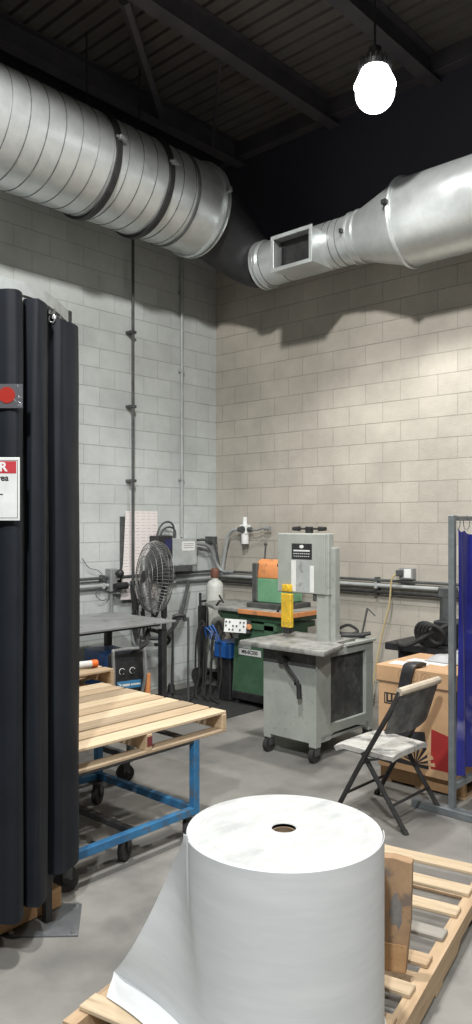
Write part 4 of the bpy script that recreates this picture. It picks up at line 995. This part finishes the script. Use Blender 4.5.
SKB = wood('skid_board_brown', (.40, .28, .17), (.50, .37, .24), (.24, .16, .10), 0)
SKG = wood('skid_board_grey', (.27, .25, .22), (.34, .32, .28), (.18, .16, .14), 0)
for b in (bL, (bL+bR)/2-.02, bR-.055):
    m = MB(); ang = PM_
    poly = [(aN, .022), (aN, .118), (aF, .118), (aF, .022), (aF-.35, .022), (aF-.40, .055), (aF-.60, .055), (aF-.65, .022), (aN+.65, .022), (aN+.60, .055), (aN+.40, .055), (aN+.35, .022)]
    m.prism(poly, 0, .055, PM_ @ Matrix(((0, 0, 1, b), (1, 0, 0, 0), (0, 1, 0, 0), (0, 0, 0, 1)))); m.build('stringer', WPX, sk)
ai = aF-.10; k = 0
bm_ = [SKA, SKA, SKA, SKG, SKB, SKA, SKB, SKA]
while ai > aN-.02:
    m = MB(); bw = .085 + random.uniform(-.008, .01); inset = .0 if k == 0 else .028
    m.box((bL+.01, ai, .118), (bR-inset, ai+bw, .138), .004, PM_ @ rotz(random.uniform(-.012, .012), (bR, ai, 0))); m.build('deck_board', bm_[k % 8], sk)
    ai -= .222 if k else .235; k += 1
for a in (aN+.03, (aN+aF)/2, aF-.13):
    m = MB(); m.box((bL, a, .0), (bR, a+.1, .022), .004, PM_); m.build('bottom_board', WPX, sk)
RC = Vector((4.80, -4.63, 0)); RR = .345; z0, z1 = .139, .79
fr2 = thing('foam_roll', 'big white roll of packing foam with a loose flaring outer sheet', 'foam roll', (RC.x, RC.y, z0))
m = MB(); rh_ = .042
m.lathe([(rh_, z0), (RR-.006, z0), (RR-.004, z0+.01), (RR-.002, z1-.010), (RR-.005, z1-.004), (RR-.014, z1)], 96, Matrix.Translation((RC.x, RC.y, 0)), False, False); rl = m.build('roll', FOAM, fr2)
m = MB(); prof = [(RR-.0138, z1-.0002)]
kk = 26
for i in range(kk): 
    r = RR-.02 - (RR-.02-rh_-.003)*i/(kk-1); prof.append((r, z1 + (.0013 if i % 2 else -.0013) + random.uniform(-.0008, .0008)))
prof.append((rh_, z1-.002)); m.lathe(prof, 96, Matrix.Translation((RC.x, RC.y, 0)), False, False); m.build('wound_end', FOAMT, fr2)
m = MB(); m.lathe([(rh_-.006, z0), (rh_, z0), (rh_, z1-.012), (rh_-.006, z1-.012), (rh_-.006, z0)], 40, Matrix.Translation((RC.x, RC.y, 0)), False, False); m.cyl((RC.x, RC.y, z1-.25), (RC.x, RC.y, z1-.24), rh_-.006, seg=32); m.build('cardboard_core', KRAFT, fr2)
# loose outer sheet
A0 = math.radians(40); rows = []
wl = Vector((-ca, -sa, 0))                                   # towards the photo's left
for i in range(37):
    t = i/36; z = .145 + (z1-.147)*t
    dz = max(0, .77-z); ext = RR + .004 + .30*dz + .25*dz*dz
    f = min(1, max(0, (.75-z)/.55)); f = .48+.52*f*f*(3-2*f)
    al = math.radians(-137 + 38*f)                 # leaving angle: -137 at the top, about -85 low down
    Rq = RR + .0012
    if i == 0: al0 = al
    row = []
    for k in range(41):
        a = A0 + (al-A0)*k/40; row.append(RC + Vector((Rq*math.cos(a), Rq*math.sin(a), z)))
    tan = Vector((math.sin(al), -math.cos(al), 0))
    p0 = RC + Vector((Rq*math.cos(al), Rq*math.sin(al), 0))
    need = max(.002, (ext - (p0-RC).dot(wl))/max(.25, tan.dot(wl)))
    for k in range(1, 17):
        s = need*k/16; row.append(Vector((p0.x, p0.y, z)) + tan*s + Vector((-tan.y, tan.x, 0))*(-.05*f*math.sin(PI*k/16)*.5))
    rows.append(row)
# the lower edge turns out and lies on the skid
low = []
nl = Vector((math.cos(al0), math.sin(al0), 0))
for q in range(1, 7):
    low.append([])
    for k, p_ in enumerate(rows[0]):
        w_ = min(1, max(0, (k-24)/26)); n_o = (p_ - RC); n_o.z = 0
        n_o = (n_o.normalized()*(1-w_) + (Vector((sa, -ca, 0)) + wl*.02)*w_).normalized()
        pt = p_ + n_o*(.15*q/6*min(1, k/26)**2 + .004*q/6); pt.z = .1425 + .003*math.sin(k*.4+q); low[-1].append(pt)
rows = list(reversed(low)) + rows
m = MB(); m.sheet(rows, .002); m.build('loose_sheet', FOAM, fr2, 60)

# worn slab leaning by the roll
sl0, sl1 = W(352, 3.0, .139), W(407.5, 2.93, .139)
d = (sl1-sl0).normalized(); nrm_ = Vector((-d.y, d.x, 0))
ws_ = thing('worn_carton', 'worn brown cardboard slab standing on the skid behind the foam roll', 'cardboard', (sl0+sl1)/2)
CF = Matrix(((d.x, 0, nrm_.x, sl0.x), (d.y, 0, nrm_.y, sl0.y), (0, 1, 0, .139), (0, 0, 0, 1)))
L_ = (sl1-sl0).length
m = MB(); m.prism([(0, 0), (L_-.006, 0), (L_+.012, .20), (L_+.018, .43), (L_-.05, .437), (0, .435)], 0, .05, CF, .006); bd_ = m.build('slab', CARDW, ws_)
m = MB(); m.prism([(L_-.11, .005), (L_-.008, .005), (L_-.002, .11), (L_-.11, .11)], -.002, 0, CF); m.build('tape_patch', WO, bd_)
m = MB(); random.seed(21); pts = []
for i in range(22):
    a = 2*PI*i/22; r = 1 + random.uniform(-.25, .25); pts.append((L_-.045+.024*r*math.cos(a), .235+.062*r*math.sin(a)))
m.prism(pts, -.0012, 0, CF); m.build('torn_patch', M('torn_grey_patch', (.16, .15, .145), (.21, .2, .19), scale=20, rough=.9), bd_)

# ================================================================== LIGHT
W_ = bpy.data.worlds.new('World'); S.world = W_; W_.use_nodes = True
bg = W_.node_tree.nodes['Background']; bg.inputs[0].default_value = (.80, .90, 1, 1); bg.inputs[1].default_value = .045
def spot(name, loc, target, power, angle, blend, col, r):
    l = bpy.data.lights.new(name, 'SPOT'); l.energy = power; l.spot_size = math.radians(angle); l.spot_blend = blend; l.color = col; l.shadow_soft_size = r
    o = bpy.data.objects.new(name, l); COL.objects.link(o); o.location = loc
    o.rotation_euler = (Vector(target)-Vector(loc)).to_track_quat('-Z', 'Y').to_euler(); return o
spot('high_bay_light', (lx, ly, lz-.16), (lx, ly, 0), 420, 116, .4, (1, .98, .94), .16)
kp = room(-.3, 3.0)
spot('unseen_light', (kp.x, kp.y, 6.1), (kp.x, kp.y, 0), 960, 156, .12, (1, .98, .95), .14)
spot('unseen_light', (7.2, -8.6, 6.0), (7.2, -8.6, 0), 1600, 156, .15, (.96, .99, 1), .14)  # added fill behind the camera, brightens the foam and the walls
spot('unseen_light', (8.2, -5.0, 5.6), (8.2, -5.0, 0), 450, 140, .3, (1, .96, .9), .16)

# ================================================================== CAMERA
cam = bpy.data.cameras.new('camera'); co = bpy.data.objects.new('camera', cam); COL.objects.link(co)
p = room(0, 0); co.location = (p.x, p.y, HC); co.rotation_euler = (PI/2, 0, A)
cam.sensor_fit = 'HORIZONTAL'; cam.sensor_width = 36; cam.lens = 36*FP/472; cam.shift_y = 11/472; cam.clip_start = .05
S.camera = co
S.view_settings.view_transform = 'Standard'; S.view_settings.look = 'None'; S.view_settings.gamma = 1
S.view_settings.exposure = .1; S.view_settings.use_curve_mapping = False
